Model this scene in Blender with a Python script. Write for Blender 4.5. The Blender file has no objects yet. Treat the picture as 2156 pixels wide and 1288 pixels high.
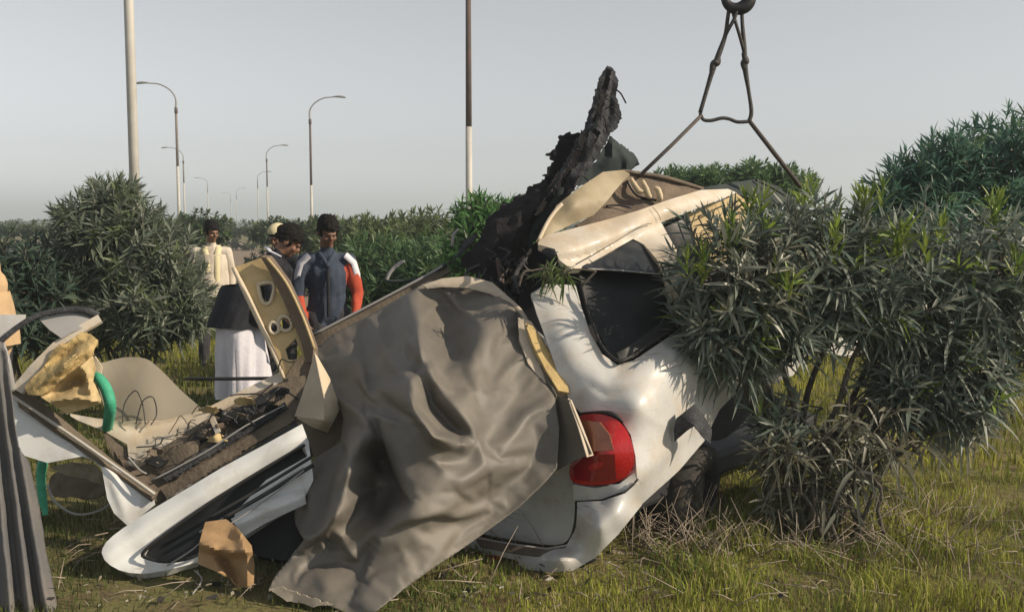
import bpy, bmesh, math, random
import numpy as np
from mathutils import Vector, Matrix, noise as mnoise

SC = bpy.context.scene
COL = SC.collection
RND = random.Random(11)
NR = np.random.default_rng(5)

# ------------------------------------------------------------------ camera, sky, sun, exposure
CAM_H = 1.65
F = 2070.0                       # focal length in photograph pixels (photograph 2156 x 1288)
PITCH = math.atan(179.0 / F)     # horizon at row 465
cam_d = bpy.data.cameras.new('camera')
cam = bpy.data.objects.new('camera', cam_d)
COL.objects.link(cam)
cam.location = (0, 0, CAM_H)
cam.rotation_euler = (math.pi / 2 - PITCH, 0, 0)
cam_d.sensor_fit = 'HORIZONTAL'
cam_d.angle = 2 * math.atan(1078.0 / F)
cam_d.clip_start = 0.05
cam_d.clip_end = 9000
SC.camera = cam

SUN_AZ, SUN_EL = math.radians(106), math.radians(32)
SUN_DIR = Vector((math.sin(SUN_AZ) * math.cos(SUN_EL), math.cos(SUN_AZ) * math.cos(SUN_EL), math.sin(SUN_EL)))      # towards the sun
world = bpy.data.worlds.new('World')
SC.world = world
world.use_nodes = True
wn = world.node_tree
wn.nodes.clear()
w_out = wn.nodes.new('ShaderNodeOutputWorld')
w_bg = wn.nodes.new('ShaderNodeBackground')
w_sky = wn.nodes.new('ShaderNodeTexSky')
w_sky.sky_type = 'NISHITA'
w_sky.sun_disc = False
w_sky.sun_elevation = SUN_EL
w_sky.sun_rotation = SUN_AZ
w_sky.air_density = 1.0
w_sky.dust_density = 0.7
w_sky.ozone_density = 2.0
w_sky.altitude = 100
w_hsv = wn.nodes.new('ShaderNodeHueSaturation')
w_hsv.inputs['Saturation'].default_value = 0.16
w_bg.inputs['Strength'].default_value = 0.108
wn.links.new(w_sky.outputs[0], w_hsv.inputs['Color'])
wn.links.new(w_hsv.outputs[0], w_bg.inputs['Color'])
wn.links.new(w_bg.outputs[0], w_out.inputs['Surface'])

sun_d = bpy.data.lights.new('sun', 'SUN')
sun_d.energy = 4.5
sun_d.angle = math.radians(0.6)
sun_d.color = (1.0, 0.84, 0.64)
sun = bpy.data.objects.new('sun', sun_d)
COL.objects.link(sun)
sun.rotation_euler = (-SUN_DIR).to_track_quat('-Z', 'Y').to_euler()
sun.location = (20, -12, 12)

SC.view_settings.view_transform = 'Standard'
SC.view_settings.look = 'None'
SC.view_settings.exposure = 0.20
SC.view_settings.gamma = 1.0
SC.view_settings.use_curve_mapping = False
SC.render.engine = 'CYCLES'
SC.cycles.max_bounces = 6
SC.cycles.volume_bounces = 2
SC.cycles.transparent_max_bounces = 12
SC.cycles.use_denoising = True

CP, SP = math.cos(PITCH), math.sin(PITCH)


def P(px, py, Y):
    """photograph pixel and forward distance -> point in the place"""
    dx, dz = (px - 1078.0), (644.0 - py)
    k = Y / (F * CP + dz * SP)
    return Vector((dx * k, Y, CAM_H + (dz * CP - F * SP) * k))


def PV(px, py, Y):
    dx, dz = (px - 1078.0), (644.0 - py)
    k = Y / (F * CP + dz * SP)
    return np.stack([dx * k, Y + 0 * dx, CAM_H + (dz * CP - F * SP) * k], -1)


def ground_y(py):
    return CAM_H / ((F * SP - (644.0 - py) * CP) / (F * CP + (644.0 - py) * SP))


# ------------------------------------------------------------------ materials
def lin(c):
    return tuple((v / 12.92 if v <= 0.04045 else ((v + 0.055) / 1.055) ** 2.4) for v in c)


def mat(name, c1, c2=None, rough=0.6, scale=6.0, metal=0.0, coat=0.0, bump=0.0, bscale=30.0, detail=6.0,
        dust=None, dscale=3.0, dlo=0.45, dhi=0.7, attr=None, obj_random=None, sheen=0.0, transl=0.0, spec=0.5, streak=None):
    m = bpy.data.materials.new(name)
    m.use_nodes = True
    nt = m.node_tree
    N, L = nt.nodes, nt.links
    b = N['Principled BSDF']
    b.inputs['Roughness'].default_value = rough
    b.inputs['Metallic'].default_value = metal
    b.inputs['Coat Weight'].default_value = coat
    b.inputs['Coat Roughness'].default_value = 0.12
    b.inputs['Specular IOR Level'].default_value = spec
    if sheen:
        b.inputs['Sheen Weight'].default_value = sheen
    tc = N.new('ShaderNodeTexCoord')
    src = tc.outputs['Object']

    def tex(sc, det=detail, rg=0.6):
        t = N.new('ShaderNodeTexNoise')
        t.inputs['Scale'].default_value = sc
        t.inputs['Detail'].default_value = det
        t.inputs['Roughness'].default_value = rg
        L.new(src, t.inputs['Vector'])
        return t.outputs['Fac']

    def ramp(fac, lo, hi):
        r = N.new('ShaderNodeMapRange')
        r.inputs['From Min'].default_value = lo
        r.inputs['From Max'].default_value = hi
        L.new(fac, r.inputs['Value'])
        return r.outputs[0]

    def mix(fac, a, bb):
        x = N.new('ShaderNodeMix')
        x.data_type = 'RGBA'
        if isinstance(fac, float):
            x.inputs['Factor'].default_value = fac
        else:
            L.new(fac, x.inputs['Factor'])
        for i, v in ((6, a), (7, bb)):
            if isinstance(v, tuple):
                x.inputs[i].default_value = (*v[:3], 1)
            else:
                L.new(v, x.inputs[i])
        return x.outputs[2]
    cur = c1
    if attr:
        at = N.new('ShaderNodeAttribute')
        at.attribute_name = attr
        cur = at.outputs['Color']
        if c2:
            cur = mix(ramp(tex(scale), 0.35, 0.65), cur, c2)
    elif obj_random:
        oi = N.new('ShaderNodeObjectInfo')
        cur = mix(oi.outputs['Random'], c1, obj_random)
    elif c2:
        cur = mix(ramp(tex(scale), 0.33, 0.67), c1, c2)
    if dust:
        f = ramp(tex(dscale, 9.0, 0.68), dlo, dhi)
        cur = mix(f, cur, dust)
        rr = N.new('ShaderNodeMapRange')
        rr.inputs['To Min'].default_value = rough
        rr.inputs['To Max'].default_value = 0.9
        L.new(f, rr.inputs['Value'])
        L.new(rr.outputs[0], b.inputs['Roughness'])
        if coat:
            rc = N.new('ShaderNodeMapRange')
            rc.inputs['To Min'].default_value = coat
            rc.inputs['To Max'].default_value = 0.0
            L.new(f, rc.inputs['Value'])
            L.new(rc.outputs[0], b.inputs['Coat Weight'])
    if streak:
        mp = N.new('ShaderNodeMapping')
        mp.inputs['Scale'].default_value = (7, 7, 90)
        mp.inputs['Rotation'].default_value = (0.5, 0.9, 0.3)
        L.new(src, mp.inputs['Vector'])
        t = N.new('ShaderNodeTexNoise')
        t.inputs['Scale'].default_value = 1.0
        t.inputs['Detail'].default_value = 4.0
        L.new(mp.outputs[0], t.inputs['Vector'])
        mm = N.new('ShaderNodeMath')
        mm.operation = 'MULTIPLY'
        L.new(ramp(t.outputs['Fac'], .60, .68), mm.inputs[0])
        L.new(ramp(tex(2.2, 3.0), .5, .62), mm.inputs[1])
        cur = mix(mm.outputs[0], cur, streak)
    if isinstance(cur, tuple):
        b.inputs['Base Color'].default_value = (*cur[:3], 1)
    else:
        L.new(cur, b.inputs['Base Color'])
    if bump:
        bp = N.new('ShaderNodeBump')
        bp.inputs['Strength'].default_value = bump
        bp.inputs['Distance'].default_value = 0.02
        L.new(tex(bscale, 8.0), bp.inputs['Height'])
        L.new(bp.outputs[0], b.inputs['Normal'])
    if transl:
        tr = N.new('ShaderNodeBsdfTranslucent')
        if isinstance(cur, tuple):
            tr.inputs['Color'].default_value = (*cur[:3], 1)
        else:
            L.new(cur, tr.inputs['Color'])
        ms = N.new('ShaderNodeMixShader')
        ms.inputs[0].default_value = transl
        L.new(b.outputs[0], ms.inputs[1])
        L.new(tr.outputs[0], ms.inputs[2])
        L.new(ms.outputs[0], N['Material Output'].inputs['Surface'])
    return m


DUST = (0.46, 0.36, 0.24)
MT = dict(
    paint=mat('white_paint', (0.54, 0.545, 0.535), (0.46, 0.465, 0.46), rough=0.38, coat=0.5, dust=(0.40, 0.33, 0.24), dscale=5.5, dlo=0.46, dhi=0.80, streak=(.33, .30, .26), bump=0.05, bscale=60),
    paint_dusty=mat('dusty_white_paint', (0.60, 0.57, 0.51), (0.52, 0.45, 0.35), rough=0.5, coat=0.15, scale=5, dust=DUST, dscale=4, dlo=0.42, dhi=0.75, bump=0.15, bscale=50),
    paint_clean=mat('white_paint_clean', (0.70, 0.72, 0.72), (0.63, 0.66, 0.67), rough=0.3, coat=0.6, scale=2, dust=(0.40, 0.35, 0.28), dscale=6, dlo=0.50, dhi=0.85, streak=(.34, .33, .31)),
    vinyl=mat('grey_vinyl', (0.118, 0.111, 0.100), (0.152, 0.138, 0.116), rough=0.5, scale=2.5, dust=(0.26, 0.235, 0.195), dscale=3.2, dlo=0.48, dhi=0.95, bump=0.10, bscale=220, spec=0.35),
    vinyl_back=mat('pale_fabric_backing', (0.52, 0.45, 0.36), (0.42, 0.36, 0.28), rough=0.9, scale=9, bump=0.3, bscale=120),
    cloth_grey=mat('grey_cloth', (0.095, 0.098, 0.105), (0.13, 0.125, 0.12), rough=0.85, scale=4, bump=0.2, bscale=80, dust=(0.25, 0.21, 0.16), dscale=2.4, dlo=0.52, dhi=0.95),
    dark=mat('dark_plastic', (0.012, 0.013, 0.015), (0.03, 0.03, 0.03), rough=0.5, scale=8, dust=(0.16, 0.13, 0.10), dscale=6, dlo=0.62, dhi=0.95),
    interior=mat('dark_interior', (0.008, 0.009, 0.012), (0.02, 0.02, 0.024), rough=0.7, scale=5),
    charred=mat('torn_dark_lining', (0.008, 0.007, 0.010), (0.018, 0.016, 0.018), rough=0.95, scale=14, bump=0.9, bscale=75, dust=(0.055, 0.048, 0.042), dscale=9, dlo=0.6, dhi=0.9),
    lining_grey=mat('grey_felt_lining', (0.062, 0.066, 0.075), (0.022, 0.024, 0.029), rough=0.95, scale=16, bump=0.9, bscale=70, dust=(0.13, 0.13, 0.13), dscale=7, dlo=0.5, dhi=0.85),
    teal=mat('dark_green_lining', (0.016, 0.026, 0.028), (0.030, 0.042, 0.042), rough=0.85, scale=5),
    glass=mat('dark_window_glass', (0.010, 0.012, 0.014), (0.02, 0.022, 0.024), rough=0.35, coat=0.0, spec=0.2, dust=(0.05, 0.047, 0.04), dscale=7, dlo=0.55, dhi=0.95),
    rubber=mat('tyre_rubber', (0.018, 0.018, 0.018), (0.05, 0.044, 0.036), rough=0.85, scale=9, bump=0.3),
    steel=mat('bare_steel', (0.28, 0.27, 0.25), (0.16, 0.13, 0.10), rough=0.45, metal=0.7, scale=12),
    beige=mat('beige_trim', (0.55, 0.43, 0.23), (0.42, 0.315, 0.16), rough=0.75, scale=5, bump=0.2, bscale=60, dust=(0.22, 0.15, 0.09), dscale=5, dlo=0.6, dhi=0.9),
    beige_light=mat('pale_beige_trim', (0.60, 0.52, 0.40), (0.50, 0.42, 0.30), rough=0.8, scale=5, bump=0.2, bscale=60),
    headliner=mat('brown_headliner', (0.20, 0.155, 0.115), (0.11, 0.085, 0.065), rough=0.95, scale=6, bump=0.4, bscale=60),
    foam=mat('yellow_foam', (0.55, 0.42, 0.19), (0.43, 0.31, 0.14), rough=0.95, scale=7, bump=0.5, bscale=40, dust=(0.30, 0.19, 0.07), dscale=5, dlo=0.58, dhi=0.8),
    brown=mat('brown_crushed_trim', (0.105, 0.085, 0.064), (0.165, 0.135, 0.10), rough=0.9, scale=7, bump=0.5, bscale=40, dust=(0.045, 0.037, 0.03), dscale=5, dlo=0.55, dhi=0.8),
    cardboard=mat('brown_cardboard', (0.36, 0.235, 0.12), (0.27, 0.17, 0.085), rough=0.85, scale=6, bump=0.2, bscale=50),
    sheet_clear=None,
    rope_green=mat('green_rope', (0.03, 0.30, 0.17), (0.07, 0.40, 0.26), rough=0.7, scale=30, bump=0.3, bscale=60),
    rope=mat('grey_steel_rope', (0.022, 0.022, 0.024), (0.05, 0.045, 0.04), rough=0.6, scale=30, bump=0.5, bscale=90),
    strap=mat('worn_brown_strap', (0.085, 0.07, 0.062), (0.05, 0.042, 0.038), rough=0.8, scale=20, bump=0.3, bscale=90),
    hook=mat('black_hook_steel', (0.012, 0.012, 0.015), (0.03, 0.03, 0.034), rough=0.5, scale=10, metal=0.2),
    pole=mat('whitewashed_pole', (0.50, 0.49, 0.45), (0.40, 0.385, 0.35), rough=0.6, scale=2.5, bump=0.1),
    pole_rust=mat('rusty_pole', (0.125, 0.075, 0.058), (0.065, 0.050, 0.044), rough=0.85, scale=3),
    pole_grey=mat('weathered_pole', (0.22, 0.19, 0.165), (0.15, 0.125, 0.11), rough=0.8, scale=3),
    glass_up=mat('dusty_upper_glass', (0.016, 0.020, 0.025), (0.024, 0.028, 0.034), rough=0.3, dust=(0.05, 0.05, 0.05), dscale=6, dlo=0.5, dhi=0.9),
    olive=mat('olive_beige_lining', (0.34, 0.285, 0.185), (0.25, 0.205, 0.13), rough=0.6, scale=4, bump=0.1, bscale=60, dust=(0.16, 0.125, 0.085), dscale=5, dlo=0.55, dhi=0.85),
    lamp=mat('lamp_grey', (0.28, 0.28, 0.28), rough=0.5),
    red=mat('red_lens', (0.50, 0.012, 0.012), (0.40, 0.008, 0.010), rough=0.18, scale=4, coat=0.5, bump=0.25, bscale=110, dust=(0.36, 0.12, 0.08), dscale=9, dlo=0.52, dhi=0.95),
    red_dark=mat('dark_red_lens', (0.19, 0.004, 0.008), (0.25, 0.006, 0.010), rough=0.14, coat=0.6, scale=5),
    amber=mat('amber_lens', (0.30, 0.12, 0.06), (0.24, 0.07, 0.035), rough=0.3, scale=12, coat=0.3),
    bark=mat('grey_bark', (0.065, 0.055, 0.044), (0.12, 0.105, 0.085), rough=0.95, scale=14, bump=0.5, bscale=40),
    leaf=mat('leaves', (0, 0, 0), attr='col', rough=0.45, transl=0.36, spec=0.45),
    leaf_single=mat('leaf_single', (0.075, 0.105, 0.078), obj_random=(0.31, 0.31, 0.26), rough=0.42, transl=0.2),
    leaf_new=mat('leaf_new', (0.17, 0.27, 0.05), obj_random=(0.30, 0.36, 0.09), rough=0.45, transl=0.3),
    grass=mat('grass_blades', (0, 0, 0), attr='col', rough=0.75, transl=0.25, spec=0.2),
    skin=mat('skin', (0.20, 0.105, 0.065), (0.165, 0.083, 0.05), rough=0.55, scale=12),
    hair=mat('black_hair', (0.006, 0.005, 0.005), (0.012, 0.010, 0.009), rough=0.7, scale=40, bump=0.8, bscale=90, spec=0.2),
    eye=mat('eye_dark', (0.02, 0.015, 0.012), rough=0.3),
    navy=mat('navy_cloth', (0.028, 0.042, 0.072), (0.042, 0.058, 0.090), rough=0.9, scale=9, bump=0.3, bscale=50),
    navy_dark=mat('dark_navy_cloth', (0.010, 0.012, 0.018), (0.018, 0.020, 0.028), rough=0.9, scale=9, bump=0.3, bscale=50),
    orange=mat('red_orange_cloth', (0.46, 0.075, 0.035), (0.38, 0.055, 0.03), rough=0.9, scale=9),
    white_cloth=mat('white_cloth', (0.66, 0.66, 0.72), (0.58, 0.58, 0.66), rough=0.9, scale=6, bump=0.25, bscale=30),
    cream_cloth=mat('cream_cloth', (0.58, 0.52, 0.44), (0.48, 0.42, 0.34), rough=0.9, scale=6, bump=0.25, bscale=30),
    tan_cloth=mat('tan_cloth', (0.52, 0.37, 0.21), (0.44, 0.30, 0.17), rough=0.9, scale=6, bump=0.25, bscale=30),
    yellow_cloth=mat('yellow_cloth', (0.60, 0.54, 0.34), rough=0.9),
    trouser=mat('dark_trousers', (0.035, 0.035, 0.042), rough=0.9),
    wood=mat('weathered_wood', (0.33, 0.28, 0.22), (0.22, 0.18, 0.14), rough=0.9, scale=9, bump=0.3),
    asphalt=mat('asphalt', (0.055, 0.055, 0.055), (0.07, 0.068, 0.065), rough=0.9, scale=3),
    dirt=mat('bare_dirt', (0.22, 0.165, 0.115), (0.16, 0.12, 0.08), rough=0.95, scale=0.8, bump=0.3, bscale=8),
    black_line=mat('black_seal', (0.012, 0.012, 0.012), rough=0.6),
    gold=mat('cream_wadding', (0.62, 0.52, 0.36), (0.50, 0.40, 0.26), rough=0.95, scale=12, bump=0.4),
)

# dusty clear plastic / glass sheet: partly see-through
_m = mat('dusty_clear_sheet', (0.40, 0.36, 0.29), (0.34, 0.31, 0.26), rough=0.4, scale=3, dust=(0.44, 0.37, 0.27), dscale=3, dlo=0.45, dhi=0.75)
_nt = _m.node_tree
_tr = _nt.nodes.new('ShaderNodeBsdfTransparent')
_tr.inputs[0].default_value = (0.9, 0.9, 0.88, 1)
_ms = _nt.nodes.new('ShaderNodeMixShader')
_ms.inputs[0].default_value = 0.5
_nt.links.new(_nt.nodes['Principled BSDF'].outputs[0], _ms.inputs[1])
_nt.links.new(_tr.outputs[0], _ms.inputs[2])
_nt.links.new(_ms.outputs[0], _nt.nodes['Material Output'].inputs['Surface'])
MT['sheet_clear'] = _m

# ------------------------------------------------------------------ object helpers
ORG = {}


def tag(o, label=None, cat=None, group=None, kind=None):
    if label:
        o['label'] = label
    if cat:
        o['category'] = cat
    if group:
        o['group'] = group
    if kind:
        o['kind'] = kind
    return o


def empty(name, loc, label=None, cat=None, group=None):
    o = bpy.data.objects.new(name, None)
    o.empty_display_size = 0.1
    COL.objects.link(o)
    o.location = loc
    ORG[o.name] = Vector(loc)
    return tag(o, label, cat, group)


def mk(name, verts, faces, m, parent=None, smooth=True, origin=None, cols=None):
    """verts in world coordinates -> one mesh object"""
    v = np.asarray(verts, dtype=np.float64).reshape(-1, 3)
    if parent is not None:
        org = np.array(ORG[parent.name])
    elif origin is not None:
        org = np.array(origin, float)
    else:
        org = np.array([v[:, 0].mean(), v[:, 1].mean(), v[:, 2].min()])
    me = bpy.data.meshes.new(name)
    me.from_pydata((v - org).tolist(), [], faces if isinstance(faces, list) else faces.tolist())
    if cols is not None:
        ca = me.color_attributes.new('col', 'FLOAT_COLOR', 'POINT')
        c4 = np.ones((len(v), 4), np.float32)
        c4[:, :3] = cols
        ca.data.foreach_set('color', c4.ravel())
    if smooth:
        me.polygons.foreach_set('use_smooth', np.ones(len(me.polygons), bool))
    if isinstance(m, (list, tuple)):
        for x in m:
            me.materials.append(x)
    elif m:
        me.materials.append(m)
    me.update()
    o = bpy.data.objects.new(name, me)
    COL.objects.link(o)
    if parent is not None:
        o.parent = parent
        ORG[o.name] = Vector(org)
    else:
        o.location = org
        ORG[o.name] = Vector(org)
    return o


def copy_tree(o, parent=None):
    c = o.copy()
    COL.objects.link(c)
    if parent is not None:
        c.parent = parent
    for ch in list(o.children):
        copy_tree(ch, c)
    return c


class TPS:
    def __init__(s, pts):
        p = np.array(pts, float)
        s.c = p[:, :2] / 100.0
        n = len(p)
        d = np.linalg.norm(s.c[:, None] - s.c[None], axis=-1)
        K = np.where(d > 0, d * d * np.log(d + 1e-9), 0) + np.eye(n) * 1e-3
        A = np.zeros((n + 3, n + 3))
        A[:n, :n] = K
        A[:n, n] = 1
        A[:n, n + 1:] = s.c
        A[n:, :n] = A[:n, n:].T
        b = np.zeros(n + 3)
        b[:n] = p[:, 2]
        s.w = np.linalg.solve(A, b)
        s.n = n

    def __call__(s, x, y):
        q = np.stack([x, y], -1) / 100.0
        d = np.linalg.norm(q[:, None] - s.c[None], axis=-1)
        K = np.where(d > 0, d * d * np.log(d + 1e-9), 0)
        return K @ s.w[:s.n] + s.w[s.n] + q @ s.w[s.n + 1:]


def catmull(pts, k=6, closed=False):
    p = np.array(pts, float)
    n = len(p)
    out = []
    rng = range(n) if closed else range(n - 1)
    for i in rng:
        if closed:
            a, b, c, d = p[(i - 1) % n], p[i], p[(i + 1) % n], p[(i + 2) % n]
        else:
            a, b, c, d = p[max(i - 1, 0)], p[i], p[i + 1], p[min(i + 2, n - 1)]
        for t in np.arange(k) / k:
            out.append(0.5 * (2 * b + (c - a) * t + (2 * a - 5 * b + 4 * c - d) * t * t + (3 * b - a - 3 * c + d) * t ** 3))
    if not closed:
        out.append(p[-1])
    return np.array(out)


def inside(x, y, loop):
    r = np.zeros(x.shape, bool)
    n = len(loop)
    for i in range(n):
        x0, y0 = loop[i][:2]
        x1, y1 = loop[(i + 1) % n][:2]
        c = ((y0 > y) != (y1 > y)) & (x < (x1 - x0) * (y - y0) / (y1 - y0 + 1e-12) + x0)
        r ^= c
    return r


def near_loop(x, y, loop):
    """nearest point on a closed loop"""
    best = np.full(x.shape, 1e9)
    bx, by = x.copy(), y.copy()
    n = len(loop)
    for i in range(n):
        x0, y0 = loop[i][:2]
        x1, y1 = loop[(i + 1) % n][:2]
        dx, dy = x1 - x0, y1 - y0
        t = np.clip(((x - x0) * dx + (y - y0) * dy) / (dx * dx + dy * dy + 1e-9), 0, 1)
        qx, qy = x0 + t * dx, y0 + t * dy
        d = np.hypot(x - qx, y - qy)
        k = d < best
        best[k], bx[k], by[k] = d[k], qx[k], qy[k]
    return best, bx, by


def ridge(x, y, line, amp, wl, wr, sharp=1.0, ends=1.0):
    """signed fold along a polyline: amp towards the camera, falling off over wl (left of travel) and wr px"""
    best = np.full(x.shape, 1e9)
    side = np.zeros(x.shape)
    tt = np.zeros(x.shape)
    L = [0.0]
    for a, b in zip(line[:-1], line[1:]):
        L.append(L[-1] + math.hypot(b[0] - a[0], b[1] - a[1]))
    for i, (a, b) in enumerate(zip(line[:-1], line[1:])):
        dx, dy = b[0] - a[0], b[1] - a[1]
        l2 = dx * dx + dy * dy
        t = np.clip(((x - a[0]) * dx + (y - a[1]) * dy) / l2, 0, 1)
        d = np.hypot(x - a[0] - t * dx, y - a[1] - t * dy)
        s = np.sign(dx * (y - a[1]) - dy * (x - a[0]))
        k = d < best
        best[k], side[k] = d[k], s[k]
        tt[k] = (L[i] + t[k] * math.sqrt(l2)) / L[-1]
    w = np.where(side < 0, wr, wl)      # image y runs down: negative cross = right-hand of travel flipped
    if sharp == 3:
        d_ = np.sqrt((best / w) ** 2 + 0.012) - 0.11
        prof = np.where(d_ < .8, 1 - d_, .2 * np.exp(-(d_ - .8) / .2))
    else:
        prof = np.exp(-(best / w) ** 2) if sharp == 2 else np.exp(-np.sqrt((best / w) ** 2 + 0.02))
    env = np.clip(np.sin(np.pi * np.clip(tt, 0.04, 0.96)), 0, 1) ** (0.5 * ends) if ends else 1.0
    return -amp * prof * env


def sheet(name, outline, m, parent=None, holes=(), inner=(), step=9.0, thick=0.004, rough=0.0, rscale=9.0,
          smooth=True, curve=True, ridges=(), ctrl=None, backmat=None, jag=0.0, origin=None, crisp=True):
    """a bent panel: outline [(px, py, distance)], built as a fine grid with real depth and thickness"""
    o3 = catmull(outline, 5, True) if curve else np.array(outline, float)
    if jag:
        dense = []
        for i in range(len(o3)):
            a, b = o3[i], o3[(i + 1) % len(o3)]
            k = max(1, int(np.hypot(*(b - a)[:2]) / (step * 0.8)))
            for t in np.arange(k) / k:
                q = a + (b - a) * t
                q = q + np.array([NR.normal(0, jag), NR.normal(0, jag), 0])
                dense.append(q)
        o3 = np.array(dense)
    loops = [o3]
    for h in holes:
        loops.append(catmull(h, 5, True) if curve else np.array(h, float))
    pts = [tuple(q) for q in outline] + [tuple(q) for q in inner]
    for h in holes:
        pts += [tuple(q) for q in h]
    seen, cp = set(), []
    for q in (ctrl or pts):
        k = (round(q[0]), round(q[1]))
        if k not in seen:
            seen.add(k)
            cp.append(q)
    f = TPS(cp)
    x0, y0 = o3[:, 0].min() - step, o3[:, 1].min() - step
    nx = int((o3[:, 0].max() - x0) / step) + 2
    ny = int((o3[:, 1].max() - y0) / step) + 2
    gx, gy = np.meshgrid(x0 + np.arange(nx + 1) * step, y0 + np.arange(ny + 1) * step, indexing='ij')
    cx, cy = gx[:-1, :-1] + step / 2, gy[:-1, :-1] + step / 2
    ins = inside(cx.ravel(), cy.ravel(), o3)
    for lp in loops[1:]:
        ins &= ~inside(cx.ravel(), cy.ravel(), lp)
    ins = ins.reshape(cx.shape)
    idx = -np.ones(gx.shape, int)
    used = np.zeros(gx.shape, bool)
    cnt = np.zeros(gx.shape, int)
    for a, b in ((0, 0), (1, 0), (1, 1), (0, 1)):
        used[a:a + nx, b:b + ny] |= ins
        cnt[a:a + nx, b:b + ny] += ins
    n = used.sum()
    idx[used] = np.arange(n)
    X, Y = gx[used].copy(), gy[used].copy()
    bnd = cnt[used] < 4
    if bnd.any():
        best = np.full(bnd.sum(), 1e9)
        qx, qy = X[bnd].copy(), Y[bnd].copy()
        ox, oy = X[bnd].copy(), Y[bnd].copy()
        for lp in loops:
            d, ax, ay = near_loop(ox, oy, lp)
            k = d < best
            best[k], qx[k], qy[k] = d[k], ax[k], ay[k]
        X[bnd], Y[bnd] = qx, qy
        bi = np.where(bnd)[0]
        raw = [np.array(outline, float)] + [np.array(h, float) for h in holes]
        for lp in raw:
            for q in lp:
                d = np.hypot(X[bi] - q[0], Y[bi] - q[1])
                j = d.argmin()
                if d[j] < step * 0.9:
                    X[bi[j]], Y[bi[j]] = q[0], q[1]
    D = f(X, Y)
    for r in ridges:
        D = D + ridge(X, Y, *r)
    V = PV(X, Y, D)
    if rough:
        for i in range(len(V)):
            q = Vector(V[i]) * rscale
            V[i][1] += rough * mnoise.noise(q) + 0.5 * rough * mnoise.noise(q * 2.3)
            if not bnd[i]:
                V[i][2] += 0.5 * rough * mnoise.noise(q + Vector((9, 4, 2)))
    ii, jj = np.where(ins)
    faces = np.stack([idx[ii, jj], idx[ii, jj + 1], idx[ii + 1, jj + 1], idx[ii + 1, jj]], -1)
    # the camera sees the front side
    o = mk(name, V, faces, m, parent, smooth, origin)
    if backmat:
        o.data.materials.append(backmat)
    if thick:
        md = o.modifiers.new('thickness', 'SOLIDIFY')
        md.thickness = thick
        md.offset = -1.0
        if backmat:
            md.material_offset = 1
    if crisp:
        es = o.modifiers.new('crisp', 'EDGE_SPLIT')
        es.split_angle = math.radians(38)
    return o


def tube_vf(pts, r, n=8, k=5, smooth=True, base=0, flat=1.0):
    p = np.array([tuple(q) for q in pts], float)
    rr = np.full(len(p), float(r)) if np.isscalar(r) else np.array(r, float)
    if smooth and len(p) > 2:
        q = catmull(np.concatenate([p, rr[:, None]], 1), k)
        p, rr = q[:, :3], q[:, 3]
    T = np.gradient(p, axis=0)
    T /= np.linalg.norm(T, axis=1)[:, None] + 1e-12
    ref = np.array([0, 0, 1.0]) if abs(T[0][2]) < 0.9 else np.array([1.0, 0, 0])
    V = []
    u = np.cross(T[0], ref)
    u /= np.linalg.norm(u)
    for i in range(len(p)):
        u = u - T[i] * (u @ T[i])
        u /= np.linalg.norm(u) + 1e-12
        w = np.cross(T[i], u)
        for j in range(n):
            a = 2 * math.pi * j / n
            V.append(p[i] + rr[i] * (math.cos(a) * u + flat * math.sin(a) * w))
    Fc = []
    for i in range(len(p) - 1):
        for j in range(n):
            a, b = base + i * n + j, base + i * n + (j + 1) % n
            Fc.append((a, b, b + n, a + n))
    Fc.append(tuple(base + j for j in range(n))[::-1])
    Fc.append(tuple(base + (len(p) - 1) * n + j for j in range(n)))
    return V, Fc


def tube(name, pts, r, m, parent=None, n=8, k=5, smooth=True, flat=1.0):
    V, Fc = tube_vf(pts, r, n, k, smooth, 0, flat)
    return mk(name, V, Fc, m, parent)


def tubes(name, list_, m, parent=None, n=6, k=4):
    V, Fc = [], []
    for pts, r in list_:
        v, f = tube_vf(pts, r, n, k, True, len(V))
        V += v
        Fc += f
    return mk(name, V, Fc, m, parent)


def box_vf(c, ax, ay, az, base=0):
    c, ax, ay, az = (np.array(q, float) for q in (c, ax, ay, az))
    V = [c + sx * ax + sy * ay + sz * az for sx in (-1, 1) for sy in (-1, 1) for sz in (-1, 1)]
    Fc = [(0, 1, 3, 2), (4, 6, 7, 5), (0, 4, 5, 1), (2, 3, 7, 6), (0, 2, 6, 4), (1, 5, 7, 3)]
    return V, [tuple(base + i for i in f) for f in Fc]


def bevel(o, w=0.01, s=2):
    b = o.modifiers.new('bevel', 'BEVEL')
    b.width = w
    b.segments = s
    b.limit_method = 'ANGLE'
    return o

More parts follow.
